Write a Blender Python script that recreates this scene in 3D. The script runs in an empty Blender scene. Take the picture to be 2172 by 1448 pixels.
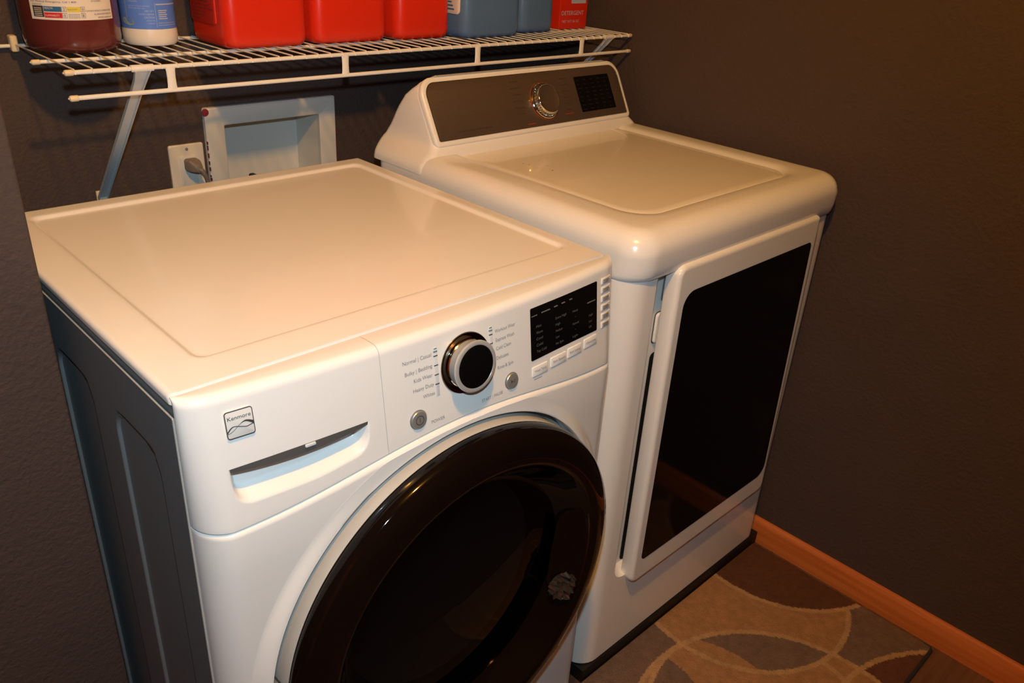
import bpy, bmesh, math, random
from math import sin, cos, pi, sqrt, radians
from mathutils import Vector, Matrix

scene = bpy.context.scene
COL = scene.collection

# ------------------------------------------------------------------ camera
CAM = Vector((-0.2616, -1.4085, 1.4130))
YAW, PITCH, ROLL, FPX = -0.7926, -0.4714, 0.0634, 1742.37
fwd = Vector((-sin(YAW)*cos(PITCH), cos(YAW)*cos(PITCH), sin(PITCH)))
rt = Vector((cos(YAW), sin(YAW), 0))
up = rt.cross(fwd)
R_ = cos(ROLL)*rt + sin(ROLL)*up
U_ = -sin(ROLL)*rt + cos(ROLL)*up
cam_d = bpy.data.cameras.new('camera')
cam = bpy.data.objects.new('camera', cam_d)
COL.objects.link(cam)
cam.matrix_world = Matrix(((R_.x, U_.x, -fwd.x, CAM.x), (R_.y, U_.y, -fwd.y, CAM.y), (R_.z, U_.z, -fwd.z, CAM.z), (0, 0, 0, 1)))
cam_d.sensor_width = 36.0
cam_d.lens = FPX/2172*36.0
cam_d.clip_start = 0.02
scene.camera = cam

# ------------------------------------------------------------------ world, lights, exposure
w = bpy.data.worlds.new('world'); scene.world = w; w.use_nodes = True
w.node_tree.nodes['Background'].inputs[0].default_value = (0.55, 0.5, 0.5, 1)
w.node_tree.nodes['Background'].inputs[1].default_value = 0.01
vs = scene.view_settings
vs.view_transform = 'Standard'; vs.look = 'None'; vs.gamma = 1.0; vs.use_curve_mapping = False
vs.exposure = 0.0

def point(name, loc, energy, color, radius):
    l = bpy.data.lights.new(name, 'POINT'); l.energy = energy; l.color = color; l.shadow_soft_size = radius
    o = bpy.data.objects.new(name, l); COL.objects.link(o); o.location = loc
    return o
# warm ceiling bulb above the aisle, and the cool flash just above the lens
point('ceiling_bulb', (0.00, -1.22, 2.40), 82.0, (1.0, 0.475, 0.085), 0.045)
FL = CAM + U_*0.115 - fwd*0.0
fl_d = bpy.data.lights.new('camera_flash', 'SPOT'); fl_d.energy = 39.5; fl_d.color = (0.60, 0.82, 0.94)
fl_d.shadow_soft_size = 0.016; fl_d.spot_size = radians(104); fl_d.spot_blend = 1.0
fl_o = bpy.data.objects.new('camera_flash', fl_d); COL.objects.link(fl_o)
fl_o.location = FL; fl_o.rotation_euler = (fwd*1.0-R_*0.20-U_*0.20).to_track_quat('-Z', 'Y').to_euler()

# ------------------------------------------------------------------ materials
def mat(name, col, rough=0.5, metal=0.0, coat=0.0, spec=0.5, bump=0.0, bscale=200.0, var=0.0, vscale=8.0, trans=0.0, ior=1.45, bdist=0.001):
    m = bpy.data.materials.new(name); m.use_nodes = True
    nt = m.node_tree; b = nt.nodes['Principled BSDF']
    b.inputs['Base Color'].default_value = (*col, 1); b.inputs['Roughness'].default_value = rough
    b.inputs['Metallic'].default_value = metal; b.inputs['Coat Weight'].default_value = coat
    b.inputs['Coat Roughness'].default_value = 0.03
    b.inputs['Specular IOR Level'].default_value = spec
    b.inputs['Transmission Weight'].default_value = trans; b.inputs['IOR'].default_value = ior
    tc = nt.nodes.new('ShaderNodeTexCoord')
    if bump > 0:
        n = nt.nodes.new('ShaderNodeTexNoise'); n.inputs['Scale'].default_value = bscale; n.inputs['Detail'].default_value = 3
        bp = nt.nodes.new('ShaderNodeBump'); bp.inputs['Strength'].default_value = bump; bp.inputs['Distance'].default_value = bdist
        nt.links.new(tc.outputs['Object'], n.inputs['Vector']); nt.links.new(n.outputs['Fac'], bp.inputs['Height'])
        nt.links.new(bp.outputs['Normal'], b.inputs['Normal'])
    n = nt.nodes.new('ShaderNodeTexNoise'); n.inputs['Scale'].default_value = vscale; n.inputs['Detail'].default_value = 4
    r = nt.nodes.new('ShaderNodeMapRange'); r.inputs['To Min'].default_value = 1-max(var, 0.015); r.inputs['To Max'].default_value = 1+max(var, 0.015)
    mx = nt.nodes.new('ShaderNodeVectorMath'); mx.operation = 'SCALE'; mx.inputs[0].default_value = col
    nt.links.new(tc.outputs['Object'], n.inputs['Vector']); nt.links.new(n.outputs['Fac'], r.inputs['Value'])
    nt.links.new(r.outputs['Result'], mx.inputs['Scale']); nt.links.new(mx.outputs['Vector'], b.inputs['Base Color'])
    return m

M = {}
M['enamel'] = mat('white_enamel', (0.84, 0.815, 0.79), 0.22, coat=0.3, bump=0.02, bscale=400)
M['plastic'] = mat('white_plastic', (0.80, 0.785, 0.77), 0.20, coat=0.25)
M['ring'] = mat('grey_white_plastic', (0.42, 0.415, 0.40), 0.25, var=0.12, vscale=14)
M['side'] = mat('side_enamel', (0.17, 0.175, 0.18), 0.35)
M['lid'] = mat('lid_enamel', (0.84, 0.79, 0.70), 0.22, coat=0.4)
M['seam'] = mat('dark_gap', (0.03, 0.028, 0.027), 0.7)
M['black'] = mat('black_gloss', (0.0035, 0.003, 0.003), 0.07, spec=0.10)
M['rim'] = mat('smoked_black_rim', (0.005, 0.0026, 0.0018), 0.045, spec=0.30)
M['glass'] = mat('smoked_glass', (0.05, 0.035, 0.03), 0.02, trans=1.0, ior=1.18, spec=0.3)
M['drum'] = mat('dark_drum', (0.004, 0.0033, 0.003), 0.07, spec=0.25)
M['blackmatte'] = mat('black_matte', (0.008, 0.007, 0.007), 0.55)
M['screen'] = mat('black_screen', (0.003, 0.003, 0.003), 0.12, spec=0.3)
M['chrome'] = mat('chrome', (0.75, 0.74, 0.72), 0.08, metal=1.0)
M['darkchrome'] = mat('dark_chrome', (0.16, 0.12, 0.09), 0.06, metal=1.0)
M['satin'] = mat('satin_silver', (0.58, 0.575, 0.57), 0.28, metal=0.45)
M['btn'] = mat('silver_button', (0.33, 0.325, 0.32), 0.35, metal=0.5)
M['grip'] = mat('dark_grip', (0.11, 0.10, 0.095), 0.35)
M['ink'] = mat('grey_ink', (0.22, 0.20, 0.19), 0.6)
M['inkdark'] = mat('dark_ink', (0.05, 0.04, 0.04), 0.6)
M['inklight'] = mat('screen_ink', (0.12, 0.115, 0.11), 0.6)
M['inkred'] = mat('red_ink', (0.26, 0.045, 0.018), 0.5)
M['led'] = mat('clear_led_window', (0.62, 0.64, 0.66), 0.2)
M['teal'] = mat('teal_led', (0.12, 0.22, 0.26), 0.3)
M['badge'] = mat('badge_silver', (0.66, 0.65, 0.64), 0.25)
M['wallb'] = mat('taupe_wall_paint', (0.060, 0.040, 0.0355), 0.75, bump=0.55, bscale=150, var=0.05, bdist=0.003)
M['wallr'] = mat('taupe_wall_paint_side', (0.060, 0.040, 0.0355), 0.75, bump=0.6, bscale=110, var=0.05, bdist=0.003)
M['ceil'] = mat('ceiling_paint', (0.35, 0.33, 0.30), 0.9, bump=0.3, bscale=100)
M['wire'] = mat('white_vinyl_wire', (0.78, 0.76, 0.73), 0.3)
M['cap'] = mat('cream_cap', (0.72, 0.60, 0.42), 0.4)
M['bracket'] = mat('white_bracket_paint', (0.60, 0.61, 0.62), 0.35)
M['plate'] = mat('almond_plastic', (0.72, 0.66, 0.55), 0.4)
M['boxp'] = mat('white_box_plastic', (0.62, 0.62, 0.59), 0.5)
M['plug'] = mat('grey_brown_rubber', (0.20, 0.16, 0.13), 0.5)
M['maroon'] = mat('maroon_paint', (0.16, 0.012, 0.03), 0.6)
M['red'] = mat('red_jug_plastic', (0.66, 0.026, 0.008), 0.33, coat=0.1)
M['redlabel'] = mat('red_label', (0.60, 0.022, 0.008), 0.5)
M['orangecap'] = mat('orange_cap', (0.75, 0.20, 0.02), 0.4)
M['bluejug'] = mat('blue_jug_plastic', (0.085, 0.17, 0.36), 0.33, coat=0.1)
M['bluelabel'] = mat('blue_label', (0.10, 0.23, 0.80), 0.4)
M['paleblue'] = mat('pale_label_ink', (0.42, 0.50, 0.72), 0.5)
M['palegreen'] = mat('grey_green_ink', (0.22, 0.33, 0.38), 0.5)
M['white'] = mat('white_label', (0.78, 0.72, 0.68), 0.5)
M['wbottle'] = mat('white_bottle', (0.78, 0.74, 0.70), 0.35)
M['maroonliq'] = mat('dark_red_liquid_jug', (0.12, 0.024, 0.022), 0.22, coat=0.3, var=0.15, vscale=10)
M['lblue'] = mat('label_blue', (0.03, 0.13, 0.32), 0.5)
M['lred'] = mat('label_red', (0.6, 0.02, 0.03), 0.5)
M['lyel'] = mat('label_yellow', (0.72, 0.62, 0.05), 0.5)
M['bind'] = mat('rug_binding', (0.02, 0.02, 0.025), 0.8)

def wood(name, c1, c2, axis='Y', rough=0.35):
    m = bpy.data.materials.new(name); m.use_nodes = True; nt = m.node_tree; b = nt.nodes['Principled BSDF']
    tc = nt.nodes.new('ShaderNodeTexCoord'); mp = nt.nodes.new('ShaderNodeMapping')
    mp.inputs['Scale'].default_value = (40, 1.5, 40) if axis == 'Y' else (1.5, 40, 40) if axis == 'X' else (40, 40, 1.5)
    n = nt.nodes.new('ShaderNodeTexNoise'); n.inputs['Scale'].default_value = 2; n.inputs['Detail'].default_value = 6
    r = nt.nodes.new('ShaderNodeValToRGB'); r.color_ramp.elements[0].color = (*c1, 1); r.color_ramp.elements[1].color = (*c2, 1)
    r.color_ramp.elements[0].position = .35; r.color_ramp.elements[1].position = .65
    nt.links.new(tc.outputs['Object'], mp.inputs[0]); nt.links.new(mp.outputs[0], n.inputs['Vector'])
    nt.links.new(n.outputs['Fac'], r.inputs[0]); nt.links.new(r.outputs[0], b.inputs['Base Color'])
    b.inputs['Roughness'].default_value = rough
    return m
M['oak'] = wood('orange_oak', (0.50, 0.135, 0.03), (0.62, 0.19, 0.05), 'Y')
M['oakv'] = wood('orange_oak_upright', (0.42, 0.11, 0.025), (0.55, 0.16, 0.04), 'Z')
M['floor'] = wood('brown_floor_boards', (0.10, 0.045, 0.025), (0.15, 0.07, 0.04), 'X', 0.45)

# rug: overlapping arcs in the pile, drawn with circle fields in object coordinates
def rug_material():
    m = bpy.data.materials.new('patterned_rug_pile'); m.use_nodes = True; nt = m.node_tree; b = nt.nodes['Principled BSDF']
    b.inputs['Roughness'].default_value = 0.95; b.inputs['Specular IOR Level'].default_value = 0.1
    geo = nt.nodes.new('ShaderNodeNewGeometry')
    ns = nt.nodes.new('ShaderNodeTexNoise'); ns.inputs['Scale'].default_value = 160; ns.inputs['Detail'].default_value = 2
    nt.links.new(geo.outputs['Position'], ns.inputs['Vector'])
    sb = nt.nodes.new('ShaderNodeVectorMath'); sb.operation = 'SUBTRACT'; sb.inputs[1].default_value = (.5, .5, .5)
    nt.links.new(ns.outputs['Color'], sb.inputs[0])
    sc = nt.nodes.new('ShaderNodeVectorMath'); sc.operation = 'SCALE'; sc.inputs['Scale'].default_value = 0.012
    nt.links.new(sb.outputs[0], sc.inputs[0])
    ad = nt.nodes.new('ShaderNodeVectorMath'); ad.operation = 'ADD'
    nt.links.new(geo.outputs['Position'], ad.inputs[0]); nt.links.new(sc.outputs[0], ad.inputs[1])
    mu = nt.nodes.new('ShaderNodeVectorMath'); mu.operation = 'MULTIPLY'; mu.inputs[1].default_value = (1, 1, 0)
    nt.links.new(ad.outputs[0], mu.inputs[0]); P = mu.outputs[0]
    def math_(op, a, bb, clamp=False):
        n = nt.nodes.new('ShaderNodeMath'); n.operation = op; n.use_clamp = clamp
        for i, v in enumerate((a, bb)):
            if v is None: continue
            if isinstance(v, (int, float)): n.inputs[i].default_value = v
            else: nt.links.new(v, n.inputs[i])
        return n.outputs[0]
    def dist(cx, cy):
        n = nt.nodes.new('ShaderNodeVectorMath'); n.operation = 'DISTANCE'; n.inputs[1].default_value = (cx, cy, 0)
        nt.links.new(P, n.inputs[0]); return n.outputs['Value']
    def inside(d, r):   # 1 inside
        return math_('MULTIPLY', math_('SUBTRACT', r, d), 500.0, True) if False else math_('MULTIPLY', math_('SUBTRACT', r, d), 500.0, True)
    def line(d, r, wd=0.0075):
        return math_('MULTIPLY', math_('SUBTRACT', wd, math_('ABSOLUTE', math_('SUBTRACT', d, r), None)), 300.0, True)
    def mixc(f, a, bb):
        n = nt.nodes.new('ShaderNodeMix'); n.data_type = 'RGBA'; nt.links.new(f, n.inputs['Factor'])
        for v, s in ((a, n.inputs[6]), (bb, n.inputs[7])):
            if isinstance(v, tuple): s.default_value = (*v, 1)
            else: nt.links.new(v, s)
        return n.outputs[2]
    brown = (0.115, 0.05, 0.028); tan = (0.36, 0.19, 0.09); grey = (0.165, 0.11, 0.085); lite = (0.44, 0.27, 0.14); dred = (0.12, 0.05, 0.035)
    dA, dB, dC, dD, dE, dF = dist(1.487, -.731), dist(1.232, -.760), dist(.913, -1.073), dist(1.157, -1.411), dist(.943, -1.001), dist(.84, -.90)
    A, B, Cc, D, E, F = inside(dA, .264), inside(dB, .252), inside(dC, .307), inside(dD, .344), inside(dE, .232), inside(dF, .21)
    nB = math_('SUBTRACT', 1.0, B)
    nD = math_('SUBTRACT', 1.0, D)
    col = mixc(D, grey, dred)                       # outside B: grey-brown, below D dark
    col = mixc(math_('MULTIPLY', nB, Cc), col, tan)  # left below B
    col = mixc(B, col, tan)
    col = mixc(math_('MULTIPLY', B, Cc), col, grey)
    col = mixc(math_('MULTIPLY', math_('MULTIPLY', B, Cc), F), col, tan)
    col = mixc(math_('MULTIPLY', math_('MULTIPLY', nB, E), inside(dist(.80, -.80), .125)), col, grey)
    col = mixc(A, col, brown)
    col = mixc(line(dA, .264), col, lite)
    col = mixc(math_('MULTIPLY', line(dB, .252), math_('SUBTRACT', 1.0, A)), col, lite)
    col = mixc(math_('MULTIPLY', line(dC, .307), math_('SUBTRACT', 1.0, A)), col, lite)
    col = mixc(line(dD, .344), col, lite)
    col = mixc(math_('MULTIPLY', line(dE, .232), nB), col, lite)
    n2 = nt.nodes.new('ShaderNodeTexNoise'); n2.inputs['Scale'].default_value = 60; n2.inputs['Detail'].default_value = 6
    nt.links.new(geo.outputs['Position'], n2.inputs['Vector'])
    mr = nt.nodes.new('ShaderNodeMapRange'); mr.inputs['To Min'].default_value = 0.65; mr.inputs['To Max'].default_value = 1.35
    nt.links.new(n2.outputs['Fac'], mr.inputs['Value'])
    s2 = nt.nodes.new('ShaderNodeVectorMath'); s2.operation = 'SCALE'; nt.links.new(col, s2.inputs[0]); nt.links.new(mr.outputs[0], s2.inputs['Scale'])
    nt.links.new(s2.outputs[0], b.inputs['Base Color'])
    n3 = nt.nodes.new('ShaderNodeTexNoise'); n3.inputs['Scale'].default_value = 450
    nt.links.new(geo.outputs['Position'], n3.inputs['Vector'])
    bp = nt.nodes.new('ShaderNodeBump'); bp.inputs['Strength'].default_value = 0.9; bp.inputs['Distance'].default_value = 0.003
    nt.links.new(n3.outputs['Fac'], bp.inputs['Height']); nt.links.new(bp.outputs[0], b.inputs['Normal'])
    return m
M['rug'] = rug_material()

# ------------------------------------------------------------------ object helpers
def origin(o):
    return o.location if o.parent is None else origin(o.parent)

def thing(name, loc, label, cat, group=None):
    o = bpy.data.objects.new(name, None); COL.objects.link(o); o.location = loc
    o.empty_display_size = 0.05; o['label'] = label; o['category'] = cat
    if group: o['group'] = group
    return o

def tag(o, label=None, cat=None, group=None, kind=None):
    for k, v in (('label', label), ('category', cat), ('group', group), ('kind', kind)):
        if v: o[k] = v
    return o

def obj(name, V, F, m, parent=None, ang=35, smooth=True, loc=None):
    me = bpy.data.meshes.new(name)
    off = Vector((0, 0, 0))
    if parent is not None: off = origin(parent)
    elif loc is not None: off = Vector(loc)
    me.from_pydata([Vector(v)-off for v in V], [], F)
    me.validate(); me.update()
    bm = bmesh.new(); bm.from_mesh(me)
    bmesh.ops.remove_doubles(bm, verts=bm.verts, dist=1e-6)
    bmesh.ops.recalc_face_normals(bm, faces=bm.faces)
    bm.to_mesh(me); bm.free()
    if smooth:
        me.shade_smooth(); me.set_sharp_from_angle(angle=radians(ang))
    me.materials.append(m)
    o = bpy.data.objects.new(name, me); COL.objects.link(o)
    if parent is not None: o.parent = parent
    elif loc is not None: o.location = loc
    return o

class MB:
    def __init__(s): s.V = []; s.F = []
    def add(s, V, F):
        n = len(s.V); s.V += [tuple(v) for v in V]; s.F += [[i+n for i in f] for f in F]; return s
    def box(s, x0, x1, y0, y1, z0, z1):
        V = [(x, y, z) for z in (z0, z1) for y in (y0, y1) for x in (x0, x1)]
        return s.add(V, [(0, 2, 3, 1), (4, 5, 7, 6), (0, 1, 5, 4), (2, 6, 7, 3), (0, 4, 6, 2), (1, 3, 7, 5)])
    def loft(s, loops, cap0=True, cap1=True, closed=True):
        n = len(loops[0]); V = [p for l in loops for p in l]; F = []
        for k in range(len(loops)-1):
            for i in range(n if closed else n-1):
                j = (i+1) % n
                F.append((k*n+i, k*n+j, (k+1)*n+j, (k+1)*n+i))
        if cap0: F.append(tuple(range(n))[::-1])
        if cap1: F.append(tuple((len(loops)-1)*n+i for i in range(n)))
        return s.add(V, F)
    def build(s, name, m, parent=None, **k): return obj(name, s.V, s.F, m, parent, **k)

def rrect(x0, x1, y0, y1, r, n=6):
    """rounded rectangle loop in 2D, ccw"""
    r = max(1e-5, min(r, (x1-x0)/2-1e-5, (y1-y0)/2-1e-5)); P = []
    for cx, cy, a0 in ((x1-r, y1-r, 0), (x0+r, y1-r, 90), (x0+r, y0+r, 180), (x1-r, y0+r, 270)):
        for k in range(n+1):
            a = radians(a0+90*k/n); P.append((cx+r*cos(a), cy+r*sin(a)))
    return P

def rbox(mb, x0, x1, y0, y1, z0, z1, rv=0.01, rt=0.003, rb=None, n=6, k=4):
    if rb is None: rb = rt
    L = []
    for i in range(k+1):
        a = (pi/2)*(1-i/k); ins = rb*(1-cos(a)) if False else rb*(1-sin(pi/2*i/k)); z = z0+rb*(1-cos(pi/2*i/k))
        L.append([(p[0], p[1], z) for p in rrect(x0+ins, x1-ins, y0+ins, y1-ins, max(rv-ins, 1e-4), n)])
    for i in range(k+1):
        t = pi/2*i/k; ins = rt*(1-cos(t)); z = z1-rt+rt*sin(t)
        L.append([(p[0], p[1], z) for p in rrect(x0+ins, x1-ins, y0+ins, y1-ins, max(rv-ins, 1e-4), n)])
    return mb.loft(L)

def lathe(profile, c, ax, n=64, ref=None, cap0=False, cap1=False):
    """profile [(r, h)] around axis ax through c"""
    ax = Vector(ax).normalized(); c = Vector(c)
    u = ax.orthogonal().normalized(); v = ax.cross(u)
    mb = MB(); L = []
    for r, h in profile:
        L.append([c+ax*h+(u*cos(2*pi*i/n)+v*sin(2*pi*i/n))*r for i in range(n)])
    return mb.loft(L, cap0, cap1)

def tube(mb, pts, r, n=10, caps=True):
    pts = [Vector(p) for p in pts]; L = []
    t0 = (pts[1]-pts[0]).normalized(); u = t0.orthogonal().normalized()
    for i, p in enumerate(pts):
        if i == 0: t = (pts[1]-pts[0])
        elif i == len(pts)-1: t = pts[-1]-pts[-2]
        else: t = (pts[i+1]-pts[i]).normalized()+(pts[i]-pts[i-1]).normalized()
        t.normalize(); u = (u-t*u.dot(t)).normalized(); v = t.cross(u)
        rr = r[i] if isinstance(r, (list, tuple)) else r
        L.append([p+(u*cos(2*pi*k/n)+v*sin(2*pi*k/n))*rr for k in range(n)])
    return mb.loft(L, caps, caps)

def smooth01(t):
    t = max(0.0, min(1.0, t)); return t*t*(3-2*t)

def text_mesh(s, size=0.01, bold=0.0):
    cu = bpy.data.curves.new('t', 'FONT'); cu.body = s; cu.size = size; cu.align_x = 'LEFT'; cu.offset = bold; cu.resolution_u = 3
    o = bpy.data.objects.new('t', cu); COL.objects.link(o)
    bpy.context.view_layer.update()
    dg = bpy.context.evaluated_depsgraph_get(); me = o.evaluated_get(dg).to_mesh()
    V = [tuple(v.co) for v in me.vertices]; F = [tuple(p.vertices) for p in me.polygons]
    o.evaluated_get(dg).to_mesh_clear(); bpy.data.objects.remove(o); bpy.data.curves.remove(cu)
    return V, F

def put_text(mb, s, fn, a0, a1, b, h, align='fit'):
    """writes s between a0..a1 centred at height b with letter height h, mapped by fn(a,b) -> 3D"""
    V, F = text_mesh(s)
    if not V: return
    x0 = min(v[0] for v in V); x1 = max(v[0] for v in V); cap = 0.0073
    sx = (a1-a0)/(x1-x0); sy = h/cap
    P = [fn(a0+(v[0]-x0)*sx, b+(v[1]-cap/2)*sy) for v in V]
    mb.add(P, F)

def boolean_cut(o, cutter):
    md = o.modifiers.new('b', 'BOOLEAN'); md.operation = 'DIFFERENCE'; md.solver = 'EXACT'; md.object = cutter
    bpy.context.view_layer.update()
    dg = bpy.context.evaluated_depsgraph_get()
    me = bpy.data.meshes.new_from_object(o.evaluated_get(dg))
    o.modifiers.clear(); old = o.data; o.data = me; bpy.data.meshes.remove(old)
    cm = cutter.data; bpy.data.objects.remove(cutter); bpy.data.meshes.remove(cm)
    me.shade_smooth(); me.set_sharp_from_angle(angle=radians(35))

# ------------------------------------------------------------------ room shell
YB, XR = 0.2059, 1.4359
FX0, FX1, FZ0, FZ1 = 0.496, 0.717, 0.80, 1.0137          # opening of the recessed outlet box
mb = MB()
for a in ((-1.7, FX0, 0, 2.44), (FX1, XR+.1, 0, 2.44), (FX0, FX1, 0, FZ0), (FX0, FX1, FZ1, 2.44)):
    mb.box(a[0], a[1], YB, YB+0.10, a[2], a[3])
tag(mb.build('wall_back', M['wallb'], smooth=False), kind='structure')
tag(MB().box(XR, XR+.1, -2.7, YB, 0, 2.44).build('wall_right', M['wallr'], smooth=False), kind='structure')
mb = MB(); rbox(mb, -1.7, -0.018, -0.35, YB-.001, 0, 2.44, 0.004, 0.0001)
tag(mb.build('wall_left', M['wallb']), kind='structure')
tag(MB().box(-1.8, -1.7, -2.7, -0.35, 0, 2.44).build('wall_far_left', M['wallr'], smooth=False), kind='structure')
tag(MB().box(-1.8, XR+.1, -2.8, -2.7, 0, 2.44).build('wall_front', M['wallr'], smooth=False), kind='structure')
tag(MB().box(-1.8, XR+.1, -2.8, YB+.1, -0.1, 0).build('floor', M['floor'], smooth=False), kind='structure')
tag(MB().box(-1.8, XR+.1, -2.8, YB+.1, 2.44, 2.5).build('ceiling', M['ceil'], smooth=False), kind='structure')
# baseboards
def baseboard(name, pts, m):
    # profile extruded along segment pts, profile thickness 0.012 towards the room
    (x0, y0), (x1, y1), (nx, ny) = pts
    prof = [(0, 0), (0.012, 0), (0.012, 0.056), (0.010, 0.064), (0.006, 0.070), (0, 0.071)]
    L = [[(x+nx*d, y+ny*d, z) for d, z in prof] for x, y in ((x0, y0), (x1, y1))]
    o = MB().loft(L).build(name, m, ang=20); tag(o, kind='structure')
baseboard('baseboard_right', ((XR, -2.7), (XR, YB), (-1, 0)), M['oak'])
baseboard('baseboard_left', ((-1.7, -0.35), (-0.018, -0.35), (0, -1)), M['oak'])
baseboard('baseboard_back', ((-0.018, YB), (XR-.012, YB), (0, -1)), M['oak'])
# oak door and casing on the far left side of the room (seen only as reflections)
mb = MB().box(-1.70, -1.665, -2.15, -1.30, 0.005, 2.03)
d = tag(mb.build('door_1', M['oakv'], smooth=False), kind='structure')
mb = MB().box(-1.70, -1.68, -2.23, -2.155, 0, 2.11).box(-1.70, -1.68, -1.295, -1.22, 0, 2.11).box(-1.70, -1.68, -2.155, -1.295, 2.035, 2.11)
tag(mb.build('trim_1', M['oakv'], smooth=False), kind='structure')

# rug
mb = MB(); rbox(mb, 0.30, 1.408, -1.153, -0.6925, 0.0005, 0.010, 0.006, 0.004)
rug = mb.build('rug', M['rug'], loc=(0.85, -0.92, 0.0))
tag(rug, 'brown and tan rug with overlapping arc pattern, lying on the floor beside the oak baseboard', 'rug')
mb = MB()
tube(mb, [(0.30, -1.155, 0.005), (1.400, -1.155, 0.005), (1.408, -1.150, 0.005), (1.4088, -1.135, 0.004)], 0.0045, 8)
mb.build('edge_binding', M['bind'], rug)['label'] = 'black stitched edge of the rug'

# ------------------------------------------------------------------ washer
WZ, WF = 0.9662, -0.668
washer = thing('washing_machine', (0.343, -0.335, 0), 'white front-loading washing machine with round black porthole door, left of the taller dryer', 'washing machine')
def inval(x): return max(0.0, min(0.686, x))
def bowf(x): return 1-((inval(x)-.343)/.343)**2
def face_y(x, z): return -(.692+.02*bowf(x)+.13*(.955-z))
def low_y(x): return -(.7135+.0205*bowf(x))
def corner(x, r=0.034):
    t = min(x, .686-x)/r
    return 1.0 if t >= 1 else sqrt(max(0, 1-(1-max(t, 0))**2))
def zbot(x): return .8335-.031*sin(pi/2*min(1, abs(x-.345)/.34))**2
def cy(x, z):
    return -0.6745+(face_y(x, z)+0.6745)*corner(x)

# cabinet box (hidden back and right side)
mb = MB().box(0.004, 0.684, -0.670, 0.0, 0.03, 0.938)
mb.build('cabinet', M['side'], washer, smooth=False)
# pressed side panel
def dense(a, b, marks, step, fine, wd):
    s = {a, b}
    v = a
    while v < b: s.add(round(v, 5)); v += step
    for m_ in marks:
        v = m_-wd
        while v <= m_+wd:
            if a < v < b: s.add(round(v, 5))
            v += fine
    return sorted(s)
def sdr(x, y, x0, x1, y0, y1, r):
    cx, cy_ = (x0+x1)/2, (y0+y1)/2; hx, hy = (x1-x0)/2-r, (y1-y0)/2-r
    dx, dy = abs(x-cx)-hx, abs(y-cy_)-hy
    return sqrt(max(dx, 0)**2+max(dy, 0)**2)+min(max(dx, dy), 0)-r
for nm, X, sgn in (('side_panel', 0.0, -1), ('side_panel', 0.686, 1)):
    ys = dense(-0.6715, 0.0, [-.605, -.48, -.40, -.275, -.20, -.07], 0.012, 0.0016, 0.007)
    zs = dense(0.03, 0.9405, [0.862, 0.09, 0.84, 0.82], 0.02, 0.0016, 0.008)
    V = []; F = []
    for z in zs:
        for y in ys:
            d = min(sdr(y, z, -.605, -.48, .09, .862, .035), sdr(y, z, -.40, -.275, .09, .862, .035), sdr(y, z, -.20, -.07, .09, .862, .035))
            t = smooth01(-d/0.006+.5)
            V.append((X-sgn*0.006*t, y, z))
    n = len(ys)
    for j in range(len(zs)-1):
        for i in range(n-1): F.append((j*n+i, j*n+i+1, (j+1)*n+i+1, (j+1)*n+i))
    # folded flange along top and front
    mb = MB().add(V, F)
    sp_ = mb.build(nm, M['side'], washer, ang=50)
    mb = MB()
    tube(mb, [(X-sgn*-0.0004, -0.6712, 0.03), (X, -0.6712, 0.9400)], 0.0016, 8)
    tube(mb, [(X, -0.6705, 0.9400), (X, 0.0, 0.9400)], 0.0012, 8)
    mb.build('panel_flange', M['ring'], sp_)
# top panel: rounded slab with a shallow pressed field
L = []
def rloop(x0, x1, y0, y1, r, z, n=6): return [(p[0], p[1], z) for p in rrect(x0, x1, y0, y1, r, n)]
L.append(rloop(0.003, .683, WF, -.001, .004, .9535))
L.append(rloop(0.0005, .6855, WF, 0.001, .005, .9540))
for i in range(7):
    t = pi/2*i/6; ins = 0.007*(1-cos(t)); L.append(rloop(ins, .686-ins, WF+min(ins, .002), 0.001-ins, max(.008-ins, .002), .9592+.007*sin(t)))
L.append(rloop(.0085, .6775, WF+.006, -.0085, .003, WZ))
fx0, fx1, fy0, fy1 = 0.054, 0.660, -0.612, -0.034
L.append(rloop(fx0-.006, fx1+.006, fy0-.006, fy1+.006, .022, WZ))
L.append(rloop(fx0-.0035, fx1+.0035, fy0-.0035, fy1+.0035, .020, WZ))
L.append(rloop(fx0, fx1, fy0, fy1, .018, WZ-.0004))
for t in (.15, .4, .65, .85):
    k = .0085*t
    L.append(rloop(fx0+k, fx1-k, fy0+k, fy1-k, .016, WZ-.0004-.0046*smooth01(t)))
L.append(rloop(fx0+.0085, fx1-.0085, fy0+.0085, fy1-.0085, .015, WZ-.005))
L.append(rloop(fx0+.012, fx1-.012, fy0+.012, fy1-.012, .014, WZ-.005))
MB().loft(L, True, True).build('top_panel', M['enamel'], washer, ang=40)
# dark filler between top panel and cabinet
MB().box(0.0025, .6835, -0.6675, -0.001, .936, .9545).build('top_gap', M['side'], washer, smooth=False)

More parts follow.
